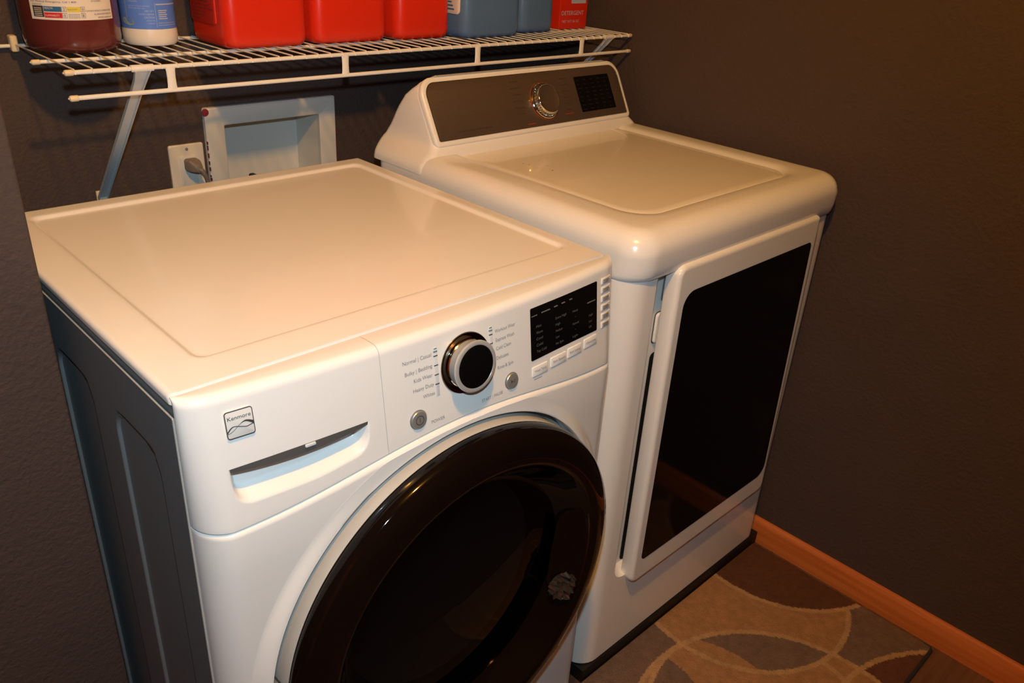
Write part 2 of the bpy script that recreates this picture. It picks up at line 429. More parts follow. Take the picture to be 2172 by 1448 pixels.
# front console: strips between x = a and x = b
HX0, HX1, HZT = 0.0372, 0.2055, 0.8790
def handle_bottom(x):
    return 0.8310+0.010*smooth01((x-0.12)/0.1)
def recess(x, z):
    if x <= HX0 or x >= HX1 or z >= HZT: return 0.0
    b = handle_bottom(x)
    # rounded lower corners
    r = 0.022; bb = b
    for e in (x-HX0, HX1-x):
        if e < r: bb = max(bb, b+r-sqrt(max(0, r*r-(r-e)**2)))
    s = z-bb
    if s <= 0: return 0.0
    side = min(x-HX0, HX1-x)
    return 0.021*smooth01(s/0.0155)*smooth01(side/0.012+.1)
def console_piece(name, a, b, m, parent, hole=False):
    marks = []
    xs = {a, b}
    v = a
    while v < b: xs.add(round(v, 5)); v += 0.006
    for e, wd in ((0.0, .036), (0.686, .036)):
        k = 0
        for k in range(20):
            t = .036*(k/20)**2; xx = e+t if e == 0 else e-t
            if a <= xx <= b: xs.add(round(xx, 6))
    if hole:
        v = HX0-.004
        while v < HX1+.006: xs.add(round(v, 5)); v += 0.0014
    xs = sorted(xs)
    zr = []
    # parameter rows: ('t', s) top flat, ('a', ang) round edge, ('z', z) fraction down, lip
    rows = [('t', 0.0), ('t', .5), ('t', 1.0)]+[('a', pi/2*i/6) for i in range(1, 7)]
    if hole:
        zz = [0.945, 0.93, 0.915, 0.90, 0.885]
        v = 0.8794
        zz += [0.88, 0.8791]
        v = 0.8789
        while v > 0.8275: zz.append(v); v -= 0.0014
        rows += [('zz', z) for z in zz]
        rows += [('f', i/3) for i in range(0, 4)]
    else:
        rows += [('g', i/10) for i in range(1, 11)]
    rows += [('lip', i/3) for i in range(1, 4)]+[('in', 1)]
    re = 0.012; V = []; F = []
    for x in xs:
        c = corner(x)
        ztop = WZ-.0004
        edge = min(abs(x-a), abs(x-b))
        rr = re
        zl = zbot(x)
        for kind, s in rows:
            yf = cy(x, ztop-rr)
            if kind == 't':
                y = -0.669+(yf+min(rr, abs(yf+.669)*.9)+.669)*s; z = ztop
                if s == 0.0: z -= 0.0012
            elif kind == 'a':
                ra = min(rr, abs(yf+.669)*.9)
                y = yf+ra-ra*sin(s); z = ztop-rr+rr*cos(s)
            elif kind in ('zz', 'g', 'f'):
                if kind == 'g': z = (ztop-rr)+(zl+.002-(ztop-rr))*s
                elif kind == 'zz': z = s
                else:
                    z = 0.8275+(zl+.002-.8275)*s if False else None
                    z0 = min(0.8275, 0.8275)
                    z = z0+(zl+.002-z0)*s if zl+.002 < z0 else z0-0.0001*s
                z = max(z, zl+.002) if kind != 'g' else z
                y = cy(x, z)
                if hole: y += recess(x, z)
            elif kind == 'lip':
                t = pi/2*s; z = zl+.002-.002*sin(t); y = cy(x, zl)+.002*(1-cos(t))
            else:
                z = zl; y = min(cy(x, zl)+.012, -0.672)
            V.append((x, y, z))
    n = len(rows)
    for i in range(len(xs)-1):
        for j in range(n-1): F.append((i*n+j, (i+1)*n+j, (i+1)*n+j+1, i*n+j+1))
    return obj(name, V, F, m, parent, ang=42)
drawer = console_piece('detergent_drawer', 0.0, 0.2286, M['plastic'], washer, True)
panel = console_piece('control_panel', 0.2290, 0.686, M['plastic'], washer)
# dark body behind the seams
mb = MB()
L = []
for x in [0.003+i*.68/40 for i in range(41)]:
    yb_ = cy(x, .84)
    L.append([(x, -0.66, WZ-.003), (x, min(cy(x, .95)+.006, -.668), WZ-.003), (x, min(cy(x, .9)+.006+.024*(1 if .03 < x < .215 else 0), -.668), .9), (x, min(cy(x, .83)+.007+.022*(1 if .03 < x < .215 else 0), -.668), zbot(x)-.004), (x, -0.66, zbot(x)-.004)])
mb.loft(L).build('console_backing', M['ring'], washer)

def on_face(off=0.0004):
    return lambda x, z: (x, cy(x, z)-off, z)
def curved_tile(mb, x0, x1, z0, z1, r, thick, off=0.0, nx=8, edge=0.0006):
    """rounded tile following the console face"""
    L = []
    for ins, o_ in ((0, -0.0006), (0, thick-edge), (edge*.4, thick-edge*.3), (edge, thick)):
        L.append([(p[0], cy(p[0], p[1])-o_-off, p[1]) for p in rrect(x0+ins, x1-ins, z0+ins, z1-ins, max(r-ins, 1e-4), 4)])
    return mb.loft(L, False, True)

# grip strip under the drawer lip (lens shaped)
mb = MB(); L = []
N = 40
for i in range(N+1):
    t = i/N; x = HX0+.0008+(HX1-HX0-.0016)*t
    h = 0.0042+0.0072*sin(pi*t)**0.8
    y = cy(x, HZT); zt = HZT-.0002
    L.append([(x, y-.0002, zt), (x, y+.0006, zt-h), (x, y+.010, zt-h-.001), (x, y+.012, zt)])
mb.loft(L).build('grip_strip', M['grip'], drawer)['label'] = 'dark grey grip lip of the drawer'
mb = MB(); x0 = .1235
curved_tile(mb, x0, x0+.013, .8745, .8785, .0012, .0012)
mb.build('grip_sticker', M['led'], drawer)
# badge
bx0, bx1, bz0, bz1 = .0405, .0706, .9140, .9452
mb = MB(); curved_tile(mb, bx0, bx1, bz0, bz1, .003, .0022, edge=.0008)
badge = mb.build('badge', M['badge'], drawer)
mb = MB(); o_ = rrect(bx0, bx1, bz0, bz1, .003, 4); i_ = rrect(bx0+.0008, bx1-.0008, bz0+.0008, bz1-.0008, .0023, 4)
mb.loft([[(p[0], cy(*p)-.0018, p[1]) for p in o_], [(p[0], cy(*p)-.0025, p[1]) for p in o_], [(p[0], cy(*p)-.0025, p[1]) for p in i_], [(p[0], cy(*p)-.0019, p[1]) for p in i_]], False, False)
put_text(mb, 'Kenmore', on_face(.0026), bx0+.0026, bx1-.0026, bz1-.0078, .0046)
def ribbon(mb, f, g, n=24):
    V = []; F = []
    for i in range(n+1):
        t = i/n; x = bx0+.0008+(bx1-bx0-.0016)*t
        zl, zh = f(t), g(t)
        V += [(x, cy(x, zl)-.00265, zl), (x, cy(x, zh)-.00265, zh)]
    for i in range(n): F.append((2*i, 2*i+2, 2*i+3, 2*i+1))
    mb.add(V, F)
H = bz1-bz0
swo = lambda t: bz0+H*(.22+.34*smooth01((t-.02)/.72)-.10*max(0, (t-.70)/.3)**1.6)
ribbon(mb, lambda t: swo(t)-H*(.006+.11*max(0, (t-.5)/.5)**1.3), lambda t: swo(t)+H*.012)
sw2 = lambda t: bz0+H*(.34+.13*sin(pi*min(t*1.6, 1))*(1 if t < .6 else 0)*(1-t) + .02*t)
sw3 = lambda t: bz0+H*(.29+.15*sin(min(t/.25, 1)*pi/2)-.12*smooth01((t-.2)/.6)+.05*smooth01((t-.7)/.3))
ribbon(mb, lambda t: sw3(t)-H*(.015+.05*max(0, 1-t/.25)), lambda t: sw3(t)+H*.012)
mb.build('badge_lettering', M['inkdark'], badge, smooth=False)

# panel lettering
mb = MB(); fn = on_face(.0004); hh = .0052
for s, x0, x1, z in (('Normal | Casual', .2595, .3025, .9352), ('Bulky | Bedding', .2615, .3026, .9205), ('Kids Wear', .2736, .3023, .9085), ('Heavy Duty', .2716, .3035, .8957), ('Whites', .2856, .3039, .8836)):
    put_text(mb, s, fn, x0, x1, z, hh)
mb.build('printed_lettering', M['ink'], panel, smooth=False); mb = MB()
for s, x0, x1, z in (('Workout Wear', .4094, .4474, .9342), ('Express Wash', .4104, .445, .9214), ('Cold Clean', .4105, .4381, .9096), ('Delicates', .4106, .4329, .8960), ('Rinse & Spin', .4116, .4413, .8815)):
    put_text(mb, s, fn, x0, x1, z, hh)
mb.build('printed_lettering', M['ink'], panel, smooth=False); mb = MB()
put_text(mb, 'POWER', fn, .2955, .3170, .8453, .0046)
mb.build('printed_lettering', M['ink'], panel, smooth=False); mb = MB()
put_text(mb, 'START | PAUSE', fn, .3808, .4194, .8442, .0046)
mb.build('printed_lettering', M['ink'], panel, smooth=False)
# cycle indicator strips
for x0, dz in ((.3060, 0), (.3988, .0008)):
    z1 = .9424+dz; z0 = .8770+dz
    mb = MB(); curved_tile(mb, x0, x0+.0058, z0, z1, .0006, .0006); s_ = mb.build('indicator_strip', M['led'], panel)
    mb = MB()
    for k in range(4):
        zc = z1-.0075-.0125*(k+.45)+.002
        curved_tile(mb, x0-.0001, x0+.0059, zc-.0007, zc+.0007, .0001, .0009, edge=.0002)
    mb.build('indicator_divider', M['inkdark'], s_)
    mb = MB(); curved_tile(mb, x0, x0+.0058, z1-.0064, z1-.0044, .0002, .0009, edge=.0002); curved_tile(mb, x0+.0006, x0+.0052, z1-.0022, z1-.0008, .0002, .0009, edge=.0002)
    mb.build('indicator_light', M['teal'], s_)
# display
mb = MB(); curved_tile(mb, .4776, .6285, .8690, .9457, .0018, .0010, edge=.0003)
disp = mb.build('display', M['screen'], panel)
mb = MB(); fn = on_face(.0013)
dx = lambda t: .4776+.1509*t
for i, s in enumerate(('Hot', 'Warm', 'Cool', 'Cold', 'Tap Cold')):
    put_text(mb, s, fn, dx(.07), dx(.07)+.0026*len(s)+.003*(len(s) < 5), .9175-.0092*i, .0040)
for i, s in enumerate(('Extra High', 'High', 'Medium', 'Low', 'No Spin')):
    put_text(mb, s, fn, dx(.345), dx(.345)+.0023*len(s)+.001, .9177-.0096*i, .0038)
for i, s in enumerate(('Heavy', '\u2022', 'Normal', '\u2022', 'Light')):
    if len(s) == 1: put_text(mb, s, fn, dx(.64), dx(.64)+.0014, .9165-.0097*i, .0030)
    else: put_text(mb, s, fn, dx(.60), dx(.60)+.0023*len(s)+.001, .9165-.0097*i, .0038)
for (a, b_, z) in ((.01, .09, .9340), (.15, .27, .9345), (.33, .38, .9350), (.44, .49, .9355), (.56, .60, .9358)):
    curved_tile(mb, dx(a), dx(b_), z-.0007, z+.0007, .0003, .0013, edge=.0002)
put_text(mb, 'High', fn, dx(.86), dx(.86)+.010, .8985, .0036)
put_text(mb, 'Low', fn, dx(.86), dx(.86)+.008, .8890, .0036)
put_text(mb, 'Off', fn, dx(.86), dx(.86)+.007, .8800, .0036)
curved_tile(mb, dx(.84), dx(.97), .9175, .9192, .0004, .0013, edge=.0002)
mb.build('display_lettering', M['inklight'], disp, smooth=False)
# option buttons below and right of the display
for s, x0, x1 in (('Wash Temp', .4787, .5110), ('Spin Speed', .5182, .5530), ('Soil Level', .5567, .5895), ('Options', .5962, .6280)):
    zc = .8518+(x0-.4787)*.035
    mb = MB(); curved_tile(mb, x0, x1, zc-.0075, zc+.0072, .0015, .0016)
    bt = mb.build('option_button', M['plastic'], panel)
    mb = MB(); put_text(mb, s, on_face(.0019), x0+.004, x1-.004, zc+.0006, .0036)
    if s == 'Wash Temp':
        curved_tile(mb, x0+.004, x1-.012, zc-.0128, zc-.0120, .0002, .0004, edge=.0001)
    mb.build('button_lettering', M['ink'], bt, smooth=False)
for k in range(6):
    zc = .9412-.01385*k
    mb = MB(); curved_tile(mb, .6403, .6650, zc-.0046, zc+.0048, .001, .0014)
    bt = mb.build('select_button', M['plastic'], panel)
    mb = MB()
    for dz, a, b_ in ((.0019, .0035, .019), (-.0003, .0035, .021), (-.0024, .0035, .017)):
        x_ = .6403+a
        while x_ < .6403+b_-.001:
            wd = random.Random(int(x_*1e5)+k).uniform(.0012, .003)
            curved_tile(mb, x_, min(x_+wd, .6403+b_), zc+dz-.0006, zc+dz+.0006, .0002, .0017, edge=.0001); x_ += wd+.0007
    mb.build('button_lettering', M['ink'], bt, smooth=False)
# round silver buttons
def face_normal():
    return Vector((0, -cos(.1293), sin(.1293)))
def round_button(name, x, z, r, sym):
    c = (x, cy(x, z), z)
    prof = [(r+.0012, -.002), (r+.0012, .0006), (r+.0005, .0010), (r, .0008), (r, .0022), (r-.0008, .0032), (r*.7, .0036), (r*.3, .0034), (0.0004, .0034)]
    o = lathe(prof, c, face_normal(), 40, cap1=True).build(name, M['btn'], panel)
    mb = MB(); nn = face_normal(); u = Vector((1, 0, 0)); v = nn.cross(u)*-1
    v = Vector((0, sin(.1293), cos(.1293)))
    C = Vector(c)+nn*.0038
    def disc_ring(r0, r1, a0=0, a1=360, n=32):
        V = []; F = []
        for i in range(n+1):
            a = radians(a0+(a1-a0)*i/n)
            for rr in (r0, r1): V.append(C+u*cos(a)*rr+v*sin(a)*rr)
        for i in range(n): F.append((2*i, 2*i+1, 2*i+3, 2*i+2))
        mb.add(V, F)
    def bar(a0, a1, b0, b1): mb.add([C+u*a0+v*b0, C+u*a1+v*b0, C+u*a1+v*b1, C+u*a0+v*b1], [(0, 1, 2, 3)])
    if sym == 'power':
        disc_ring(r*.46, r*.54); bar(-.0004, .0004, -r*.26, r*.26)
    else:
        for q in (.1, .3): bar(r*q, r*q+.0006, -r*.22, r*.22)
        mb.add([C+u*(-r*.3)+v*(r*.22), C+u*(-r*.3)-v*(r*.22), C+u*(-r*.02)], [(0, 1, 2)])
    mb.build('button_symbol', M['inkdark'], o, smooth=False)
round_button('power_button', .2758, .8560, .0118, 'power')
round_button('start_button', .4367, .8545, .0112, 'start')
# knob
kc = Vector((.3570, 0, .9070)); kc.y = cy(kc.x, kc.z); kn = face_normal()
knob = lathe([(.0412, -.003), (.0412, .0008), (.0405, .0020), (.0395, .0024), (.0340, .0012), (.0330, .0014), (.0320, .0035), (.0300, .0040)], kc, kn, 72).build('knob', M['darkchrome'], panel)
lathe([(.0325, .0010), (.0325, .0032), (.0315, .0045), (.0305, .0048), (.0302, .0054), (.0308, .0060), (.0300, .0064)], kc, kn, 72).build('knob_ring', M['chrome'], knob)
lathe([(.0318, .0050), (.0326, .0110), (.0338, .0160), (.0346, .0178), (.0347, .0190), (.0340, .0203), (.0325, .0210), (.0290, .0206), (.0282, .0196)], kc, kn, 72).build('knob_grip', M['satin'], knob)
lathe([(.0288, .0198), (.0286, .0206), (.0275, .0213), (.0250, .0217), (.018, .0221), (.009, .0223), (.0004, .0224)], kc, kn, 72, cap1=True).build('knob_face', M['black'], knob)['label'] = 'glossy black knob face'

# lower front panel with round opening
plan = []
nf = 60
for i in range(nf+1):
    # denser at the corners
    t = i/nf; x = .343*(1-cos(pi*t))
    plan.append((x, -0.673+(low_y(x)+0.673)*corner(x, .034)))
plan += [(.686, -0.672), (.0, -0.672)][0:0]
L = []
def zt_low(x): return zbot(x)-.0014
def low_loop(dz=None, z=None, ins=0.0):
    P = []
    for x, y in plan:
        zz = z if z is not None else zt_low(x)-dz
        yy = y+min(ins, abs(y+.673)*.9)
        P.append((x, yy, zz))
    for x in (.686, .46, .23, 0.0):
        zz = z if z is not None else zt_low(x)-dz
        P.append((x, -0.6725 if x in (0.0, .686) else -0.672, zz))
    return P
L = [low_loop(z=.035, ins=.004), low_loop(z=.037), low_loop(z=.2), low_loop(z=.4), low_loop(z=.6), low_loop(z=.74)]
for i in range(6):
    t = pi/2*i/5; L.append(low_loop(dz=.007-.007*sin(t), ins=.007*(1-cos(t))))
mb = MB().loft(L, True, True)
fp = mb.build('front_panel', M['plastic'], washer)
bm = bmesh.new(); bm.from_mesh(fp.data); bmesh.ops.triangulate(bm, faces=bm.faces); bm.to_mesh(fp.data); bm.free()
DC = Vector((.346, 0, .523))
cut = lathe([(.2995, -.60), (.2995, .90)], (DC.x, 0, DC.z), (0, -1, 0), 160, cap0=True, cap1=True).build('c', M['seam'], None)
boolean_cut(fp, cut)
# flared collar of the panel around the opening
V = []; F = []; NA = 180; NK = 9
for i in range(NA):
    a = 2*pi*i/NA; rmax = .322
    while rmax > .304 and DC.z+rmax*sin(a) > zbot(DC.x+rmax*cos(a))-.0045: rmax -= .0005
    for k in range(-3, NK+1):
        if k < 0:
            r = .2997 if k > -3 else .2998; yy = {-1: -.7300, -2: -.722, -3: -.700}[k]
        else:
            t = k/NK; r = .3002+(rmax-.3002)*t
            xx = DC.x+r*cos(a); py = low_y(xx)-.0004 if .0 < xx < .686 else -.70
            cc = corner(xx) if 0 < xx < .686 else 0
            py = -0.673+(py+0.673)*cc
            yy = py+(min(-.7308, py)-py)*(1-smooth01(t))
        V.append((DC.x+r*cos(a), yy, DC.z+r*sin(a)))
n = NK+4
for i in range(NA):
    j = (i+1) % NA
    for k in range(n-1): F.append((i*n+k, i*n+k+1, j*n+k+1, j*n+k))
obj('opening_collar', V, F, M['plastic'], fp, ang=60)
# porthole door
door = lathe([(.2988, .6885), (.2988, .6960), (.2950, .6990), (.2925, .7010), (.2915, .7040), (.2912, .7150), (.2915, .7300), (.2915, .7420), (.2905, .7475), (.2890, .7500), (.280, .7500)], (DC.x, 0, DC.z), (0, -1, 0), 160).build('porthole_door', M['ring'], washer)
rc = (.3445, 0, .527)
prof = [(.2860, .745), (.2893, .7490), (.2899, .7540), (.2895, .7610), (.2875, .7680), (.2840, .7735), (.2700, .7815), (.2550, .7860), (.2460, .7870), (.2405, .7858), (.2370, .7825), (.2330, .7770), (.2200, .7590), (.2080, .7460), (.2000, .7400)]
lathe(prof, rc, (0, -1, 0), 160).build('door_rim', M['rim'], door)
prof = [(.2010, .7402), (.1960, .7380), (.1880, .7370), (.150, .7420), (.100, .7470), (.050, .7495), (.0005, .7500)]
lathe(prof, rc, (0, -1, 0), 128, cap1=True).build('door_window', M['glass'], door)
prof = [(.206, .741), (.190, .715), (.170, .665), (.150, .62), (.120, .585), (.080, .565), (.040, .556), (.0005, .554)]
lathe(prof, rc, (0, -1, 0), 128, cap1=True).build('inner_bowl', M['drum'], door)
prof = [(.2985, .692), (.245, .690), (.240, .60), (.238, .30), (.0005, .30)]
lathe(prof, rc, (0, -1, 0), 96, cap1=True).build('drum', M['blackmatte'], washer)
# clear hook handle in the rim, right side
mb = MB(); L = []
for i in range(25):
    a = radians(20-50*i/24)
    c_ = Vector((rc[0], 0, rc[2])); e = Vector((cos(a), 0, sin(a)))
    wgt = sin(pi*i/24)**.35
    P = []
    for rr, yy in ((.236, .7775), (.236-.024*wgt, .7705), (.236-.046*wgt, .7560), (.236-.052*wgt, .7480), (.236-.030*wgt, .7520), (.236-.006, .7660)):
        P.append(c_+e*rr+Vector((0, -yy, 0)))
    L.append(P)
mb.loft(L).build('door_handle', M['rim'], door)
mb = MB(); L = []
for i in range(25):
    a = radians(16-44*i/24); e = Vector((cos(a), 0, sin(a))); P = []
    for rr, yy in ((.2345, .7798), (.2355, .7812), (.2375, .7818), (.2385, .7805)):
        P.append(Vector((rc[0], 0, rc[2]))+e*rr+Vector((0, -yy, 0)))
    L.append(P)
mb.loft(L).build('handle_edge', M['darkchrome'], door)
# faceted clear insert at the foot of the handle
rnd = random.Random(5)
V = []; F = []; na, nr = 11, 9
for i in range(na):
    for k in range(nr):
        a = radians(-28.5+14*i/(na-1)+rnd.uniform(-.5, .5)); rr = .189+.042*k/(nr-1)+rnd.uniform(-.0014, .0014)
        e_ = i in (0, na-1) or k in (0, nr-1)
        mid_ = 1-.28*abs(2*i/(na-1)-1)**2; rr = .210+(rr-.210)*mid_; a = radians(-21.5)+(a-radians(-21.5))*(1-.25*abs(2*k/(nr-1)-1)**2)
        V.append((rc[0]+rr*cos(a), -(.7590+(rr-.189)*.46)-(-.001 if e_ else .004+rnd.uniform(-.0055, .0055)), rc[2]+rr*sin(a)))
for i in range(na-1):
    for k in range(nr-1):
        q = i*nr+k; F += [(q, q+1, q+nr), (q+1, q+nr+1, q+nr)]
obj('handle_crystal', V, F, mat('faceted_clear_plastic', (.16, .14, .12), .03, metal=.85), door, smooth=False)['label'] = 'clear faceted foot of the door handle'
# hinge notch on left of the ring
a = radians(171)
def rp(ang, r, y): return Vector((DC.x+r*cos(radians(ang)), y, DC.z+r*sin(radians(ang))))
mb = MB()
V = [rp(169.0, .3000, -.7135), rp(171.6, .2915, -.7345), rp(174.6, .2915, -.7345), rp(172.0, .3000, -.7135)]
c_ = sum(V, Vector())/4
mb.add(V+[v+Vector((-.0004, -.0012, 0)) for v in V], [(0, 1, 2, 3), (4, 5, 6, 7), (0, 1, 5, 4), (1, 2, 6, 5), (2, 3, 7, 6), (3, 0, 4, 7)])
mb.build('hinge_notch', M['seam'], door, smooth=False)
V2 = [c_+(v-c_)*.72+Vector((-.0012, -.0022, 0)) for v in V]
MB().add(V2+[v+Vector((0.0006, .0012, 0)) for v in V2], [(0, 1, 2, 3), (4, 5, 6, 7), (0, 1, 5, 4), (1, 2, 6, 5), (2, 3, 7, 6), (3, 0, 4, 7)]).build('hinge_plate', M['chrome'], door, smooth=False)
# feet
for x in (.06, .626):
    for y in (-.60, -.07):
        lathe([(.02, 0), (.02, .012), (.012, .014), (.012, .035)], (x, y, 0), (0, 0, 1), 20, cap0=True, cap1=True).build('leg', M['blackmatte'], washer)

# ------------------------------------------------------------------ dryer
DX0, DX1, DF = 0.734, 1.424, -0.6877
dryer = thing('clothes_dryer', (1.078, -0.30, 0), 'white clothes dryer with square black-glass door, between the washing machine and the right wall', 'dryer')
# body
mb = MB(); L = []
for z, ins in ((.036, .004), (.038, 0), (.30, 0), (.60, 0), (.9030, 0), (.9042, .002)):
    L.append([(p[0], p[1], z) for p in rrect(DX0+ins, DX1-ins, DF+ins, 0.022, .046, 8)])
body = mb.loft(L).build('cabinet', M['enamel'], dryer)
bm = bmesh.new(); bm.from_mesh(body.data); bmesh.ops.triangulate(bm, faces=[f for f in bm.faces if len(f.verts) > 4]); bm.to_mesh(body.data); bm.free()
mb = MB(); L = []
for y, ins in ((-.75, 0), (DF+.000, 0), (DF+.003, .0006), (DF+.008, .003), (DF+.026, .010)):
    L.append([(p[0], y, p[1]) for p in rrect(.803+ins, 1.28, .236+ins, .9000+.03-ins, .036, 8)])
cut = mb.loft(L).build('c', M['seam'], None)
boolean_cut(body, cut)
# black base box, brought forward to stand for the shade under the dryer
MB().box(DX0+.004, DX1-.002, DF-.003, 0.02, 0.0, .0345).build('base_shade', M['blackmatte'], dryer, smooth=False)
# deck (rounded top cover)
def dl(ins, z, r, fy=-.7003, by=.0235):
    return [(p[0], p[1], z) for p in rrect(DX0-.001+ins, DX1+.001-ins, fy+ins, by-ins*.3, max(r-ins, .012), 10)]
L = [dl(.004, .9050, .048, -.6890), dl(.0010, .9054, .050, -.6915), dl(.0, .9070, .050, -.6930), dl(0, .915, .050, -.6965), dl(0, .928, .050, -.6990), dl(0, .9465, .050, -.7000), dl(0, .952, .050, -.7002)]
RR = .036; ZT = .9885
for i in range(1, 10):
    t = pi/2*i/9; L.append(dl(RR*(1-cos(t))*1.1, ZT-RR+RR*sin(t), .055))
lx0, lx1, ly0, ly1 = .822, 1.344, -.628, -.085
def ll(ins, z, r): return [(p[0], p[1], z) for p in rrect(lx0+ins, lx1-ins, ly0+ins, ly1-ins, r, 10)]
L.append(ll(-.018, ZT-.0003, .070)); L.append(ll(-.004, ZT-.0012, .062))
L.append(ll(.004, ZT-.0045, .055)); L.append(ll(.009, ZT-.0078, .052)); L.append(ll(.012, ZT-.0085, .050))
MB().loft(L, True, True).build('top_deck', M['enamel'], dryer, ang=60)
L = [ll(.0095, ZT-.0095, .052), ll(.0100, ZT-.0076, .052), ll(.0110, ZT-.0070, .051), ll(.03, ZT-.0066, .045), ll(.10, ZT-.0060, .04)]
lid = MB().loft(L, True, True).build('lid', M['lid'], dryer, ang=60)
# tiny domed chrome beads scattered on the lid
mb = MB()
for (x, y, s) in ((.905, -.275, .0022), (.9, -.262, .0016), (.932, -.30, .0014), (.945, -.262, .0012), (.915, -.33, .0022), (.96, -.235, .0012), (.902, -.30, .001), (.954, -.318, .001)):
    mb2 = lathe([(s, 0), (s*.8, s*.35), (s*.3, s*.5), (.0001, s*.52)], (x, y, ZT-.0064), (0, 0, 1), 12, cap1=True).build('lid_bead', M['chrome'], lid)
# thin hinge arc line on the lid right back corner
mb = MB(); V = []
for i in range(15):
    a = radians(-5-62*i/14); V.append((1.215+.095*cos(a), -.135+.12*sin(a)*1.0, ZT-.0064))
tube(mb, V, .0007, 6); mb.build('lid_mark', M['enamel'], lid)

# control console
def cl(z, x0, x1, yf, yb, r):
    return [(p[0], p[1], z) for p in rrect(x0, x1, yf, yb, r, 8)]
xc = 1.079
def hw(z):  # half width by height
    pts = [(.955, .3464), (.962, .3462), (.972, .3435), (.984, .332), (.995, .318), (1.006, .309), (1.02, .3065), (1.06, .3055), (1.09, .304), (1.105, .300), (1.117, .290), (1.125, .276), (1.1295, .255)]
    for (a, va), (b, vb) in zip(pts, pts[1:]):
        if z <= b: return va+(vb-va)*(z-a)/(b-a)
    return pts[-1][1]
def yfr(z):
    if z < .99: return -.150-(.99-z)*.25
    return -.150+(z-.99)*(.068/.125)
def ybk(z):
    pts = [(.955, .026), (.972, .026), (.985, .031), (.997, .031), (1.01, .026), (1.03, .012), (1.06, -.006), (1.09, -.030), (1.11, -.055), (1.125, -.074), (1.1295, -.082)]
    for (a, va), (b, vb) in zip(pts, pts[1:]):
        if z <= b: return va+(vb-va)*max(0, (z-a))/(b-a)
    return pts[-1][1]
L = []
zl_ = [.956, .962, .968, .974, .980, .986, .992, .998, 1.004, 1.012, 1.022, 1.035, 1.05, 1.065, 1.08, 1.09, 1.098, 1.105, 1.111, 1.117, 1.121, 1.125, 1.128, 1.1295]
for z in zl_:
    extra = 0.0
    L.append(cl(z, xc-hw(z), xc+hw(z), yfr(z)+extra+.30*0, ybk(z), .016 if z > .99 else .02))
console = MB().loft(L, True, True).build('control_console', M['enamel'], dryer, ang=60)
# face bezel and silver fascia lie on the sloping front plane
fn_n = Vector((0, -1, .544)).normalized()       # outward normal of the face
def cf(x, z, off=0.0):
    p = Vector((x, yfr(z), z)); return p+fn_n*off
def fascia_loop(x0, x1, z0, z1, r1, r0, off, n=8):
    P = []
    for cx, cz, r, a0 in ((x1-r1, z1-r1, r1, 0), (x0+r1, z1-r1, r1, 90), (x0+r0, z0+r0, r0, 180), (x1-r0, z0+r0, r0, 270)):
        for k in range(n+1):
            a = radians(a0+90*k/n); P.append(cf(cx+r*cos(a), cz+r*sin(a), off))
    return P
X0, X1 = xc-.3055, xc+.3055
Z0, Z1 = 1.0035, 1.1265
L = [fascia_loop(X0, X1, Z0, Z1, .034, .010, -.006), fascia_loop(X0, X1, Z0, Z1, .034, .010, .001), fascia_loop(X0+.0015, X1-.0015, Z0+.0015, Z1-.0015, .033, .009, .0035),
     fascia_loop(X0+.007, X1-.007, Z0+.005, Z1-.006, .029, .006, .0045), fascia_loop(X0+.012, X1-.012, Z0+.009, Z1-.010, .025, .004, .0030)]
MB().loft(L, False, True).build('bezel', M['enamel'], console, ang=60)
mf = bpy.data.materials.new('brushed_fascia'); mf.use_nodes = True; b = mf.node_tree.nodes['Principled BSDF']; nt = mf.node_tree
b.inputs['Metallic'].default_value = 0.9; b.inputs['Roughness'].default_value = 0.30
tc = nt.nodes.new('ShaderNodeTexCoord'); mp = nt.nodes.new('ShaderNodeMapping'); mp.inputs['Scale'].default_value = (4, 300, 900)
n = nt.nodes.new('ShaderNodeTexNoise'); n.inputs['Scale'].default_value = 1.0
r = nt.nodes.new('ShaderNodeValToRGB'); r.color_ramp.elements[0].color = (.34, .27, .22, 1); r.color_ramp.elements[1].color = (.44, .36, .30, 1)
nt.links.new(tc.outputs['Object'], mp.inputs[0]); nt.links.new(mp.outputs[0], n.inputs['Vector']); nt.links.new(n.outputs['Fac'], r.inputs[0]); nt.links.new(r.outputs[0], b.inputs['Base Color'])
L = [fascia_loop(X0+.0125, X1-.0125, Z0+.0095, Z1-.0105, .025, .004, .0028), fascia_loop(X0+.0125, X1-.0125, Z0+.0095, Z1-.0105, .025, .004, .0046), fascia_loop(X0+.0133, X1-.0133, Z0+.0103, Z1-.0113, .0245, .0035, .0050)]
fascia = MB().loft(L, False, True).build('fascia', mf, console, ang=60)
L = [fascia_loop(X0+.0095, X1-.0105, Z0+.0082, Z1-.0092, .026, .004, .0034), fascia_loop(X0+.0100, X1-.0110, Z0+.0086, Z1-.0096, .0255, .004, .0050), fascia_loop(X0+.0128, X1-.0128, Z0+.0098, Z1-.0108, .025, .004, .0050), fascia_loop(X0+.0130, X1-.0130, Z0+.0100, Z1-.0110, .025, .004, .0044)]
MB().loft(L, False, False).build('fascia_edge', M['chrome'], console, ang=60)
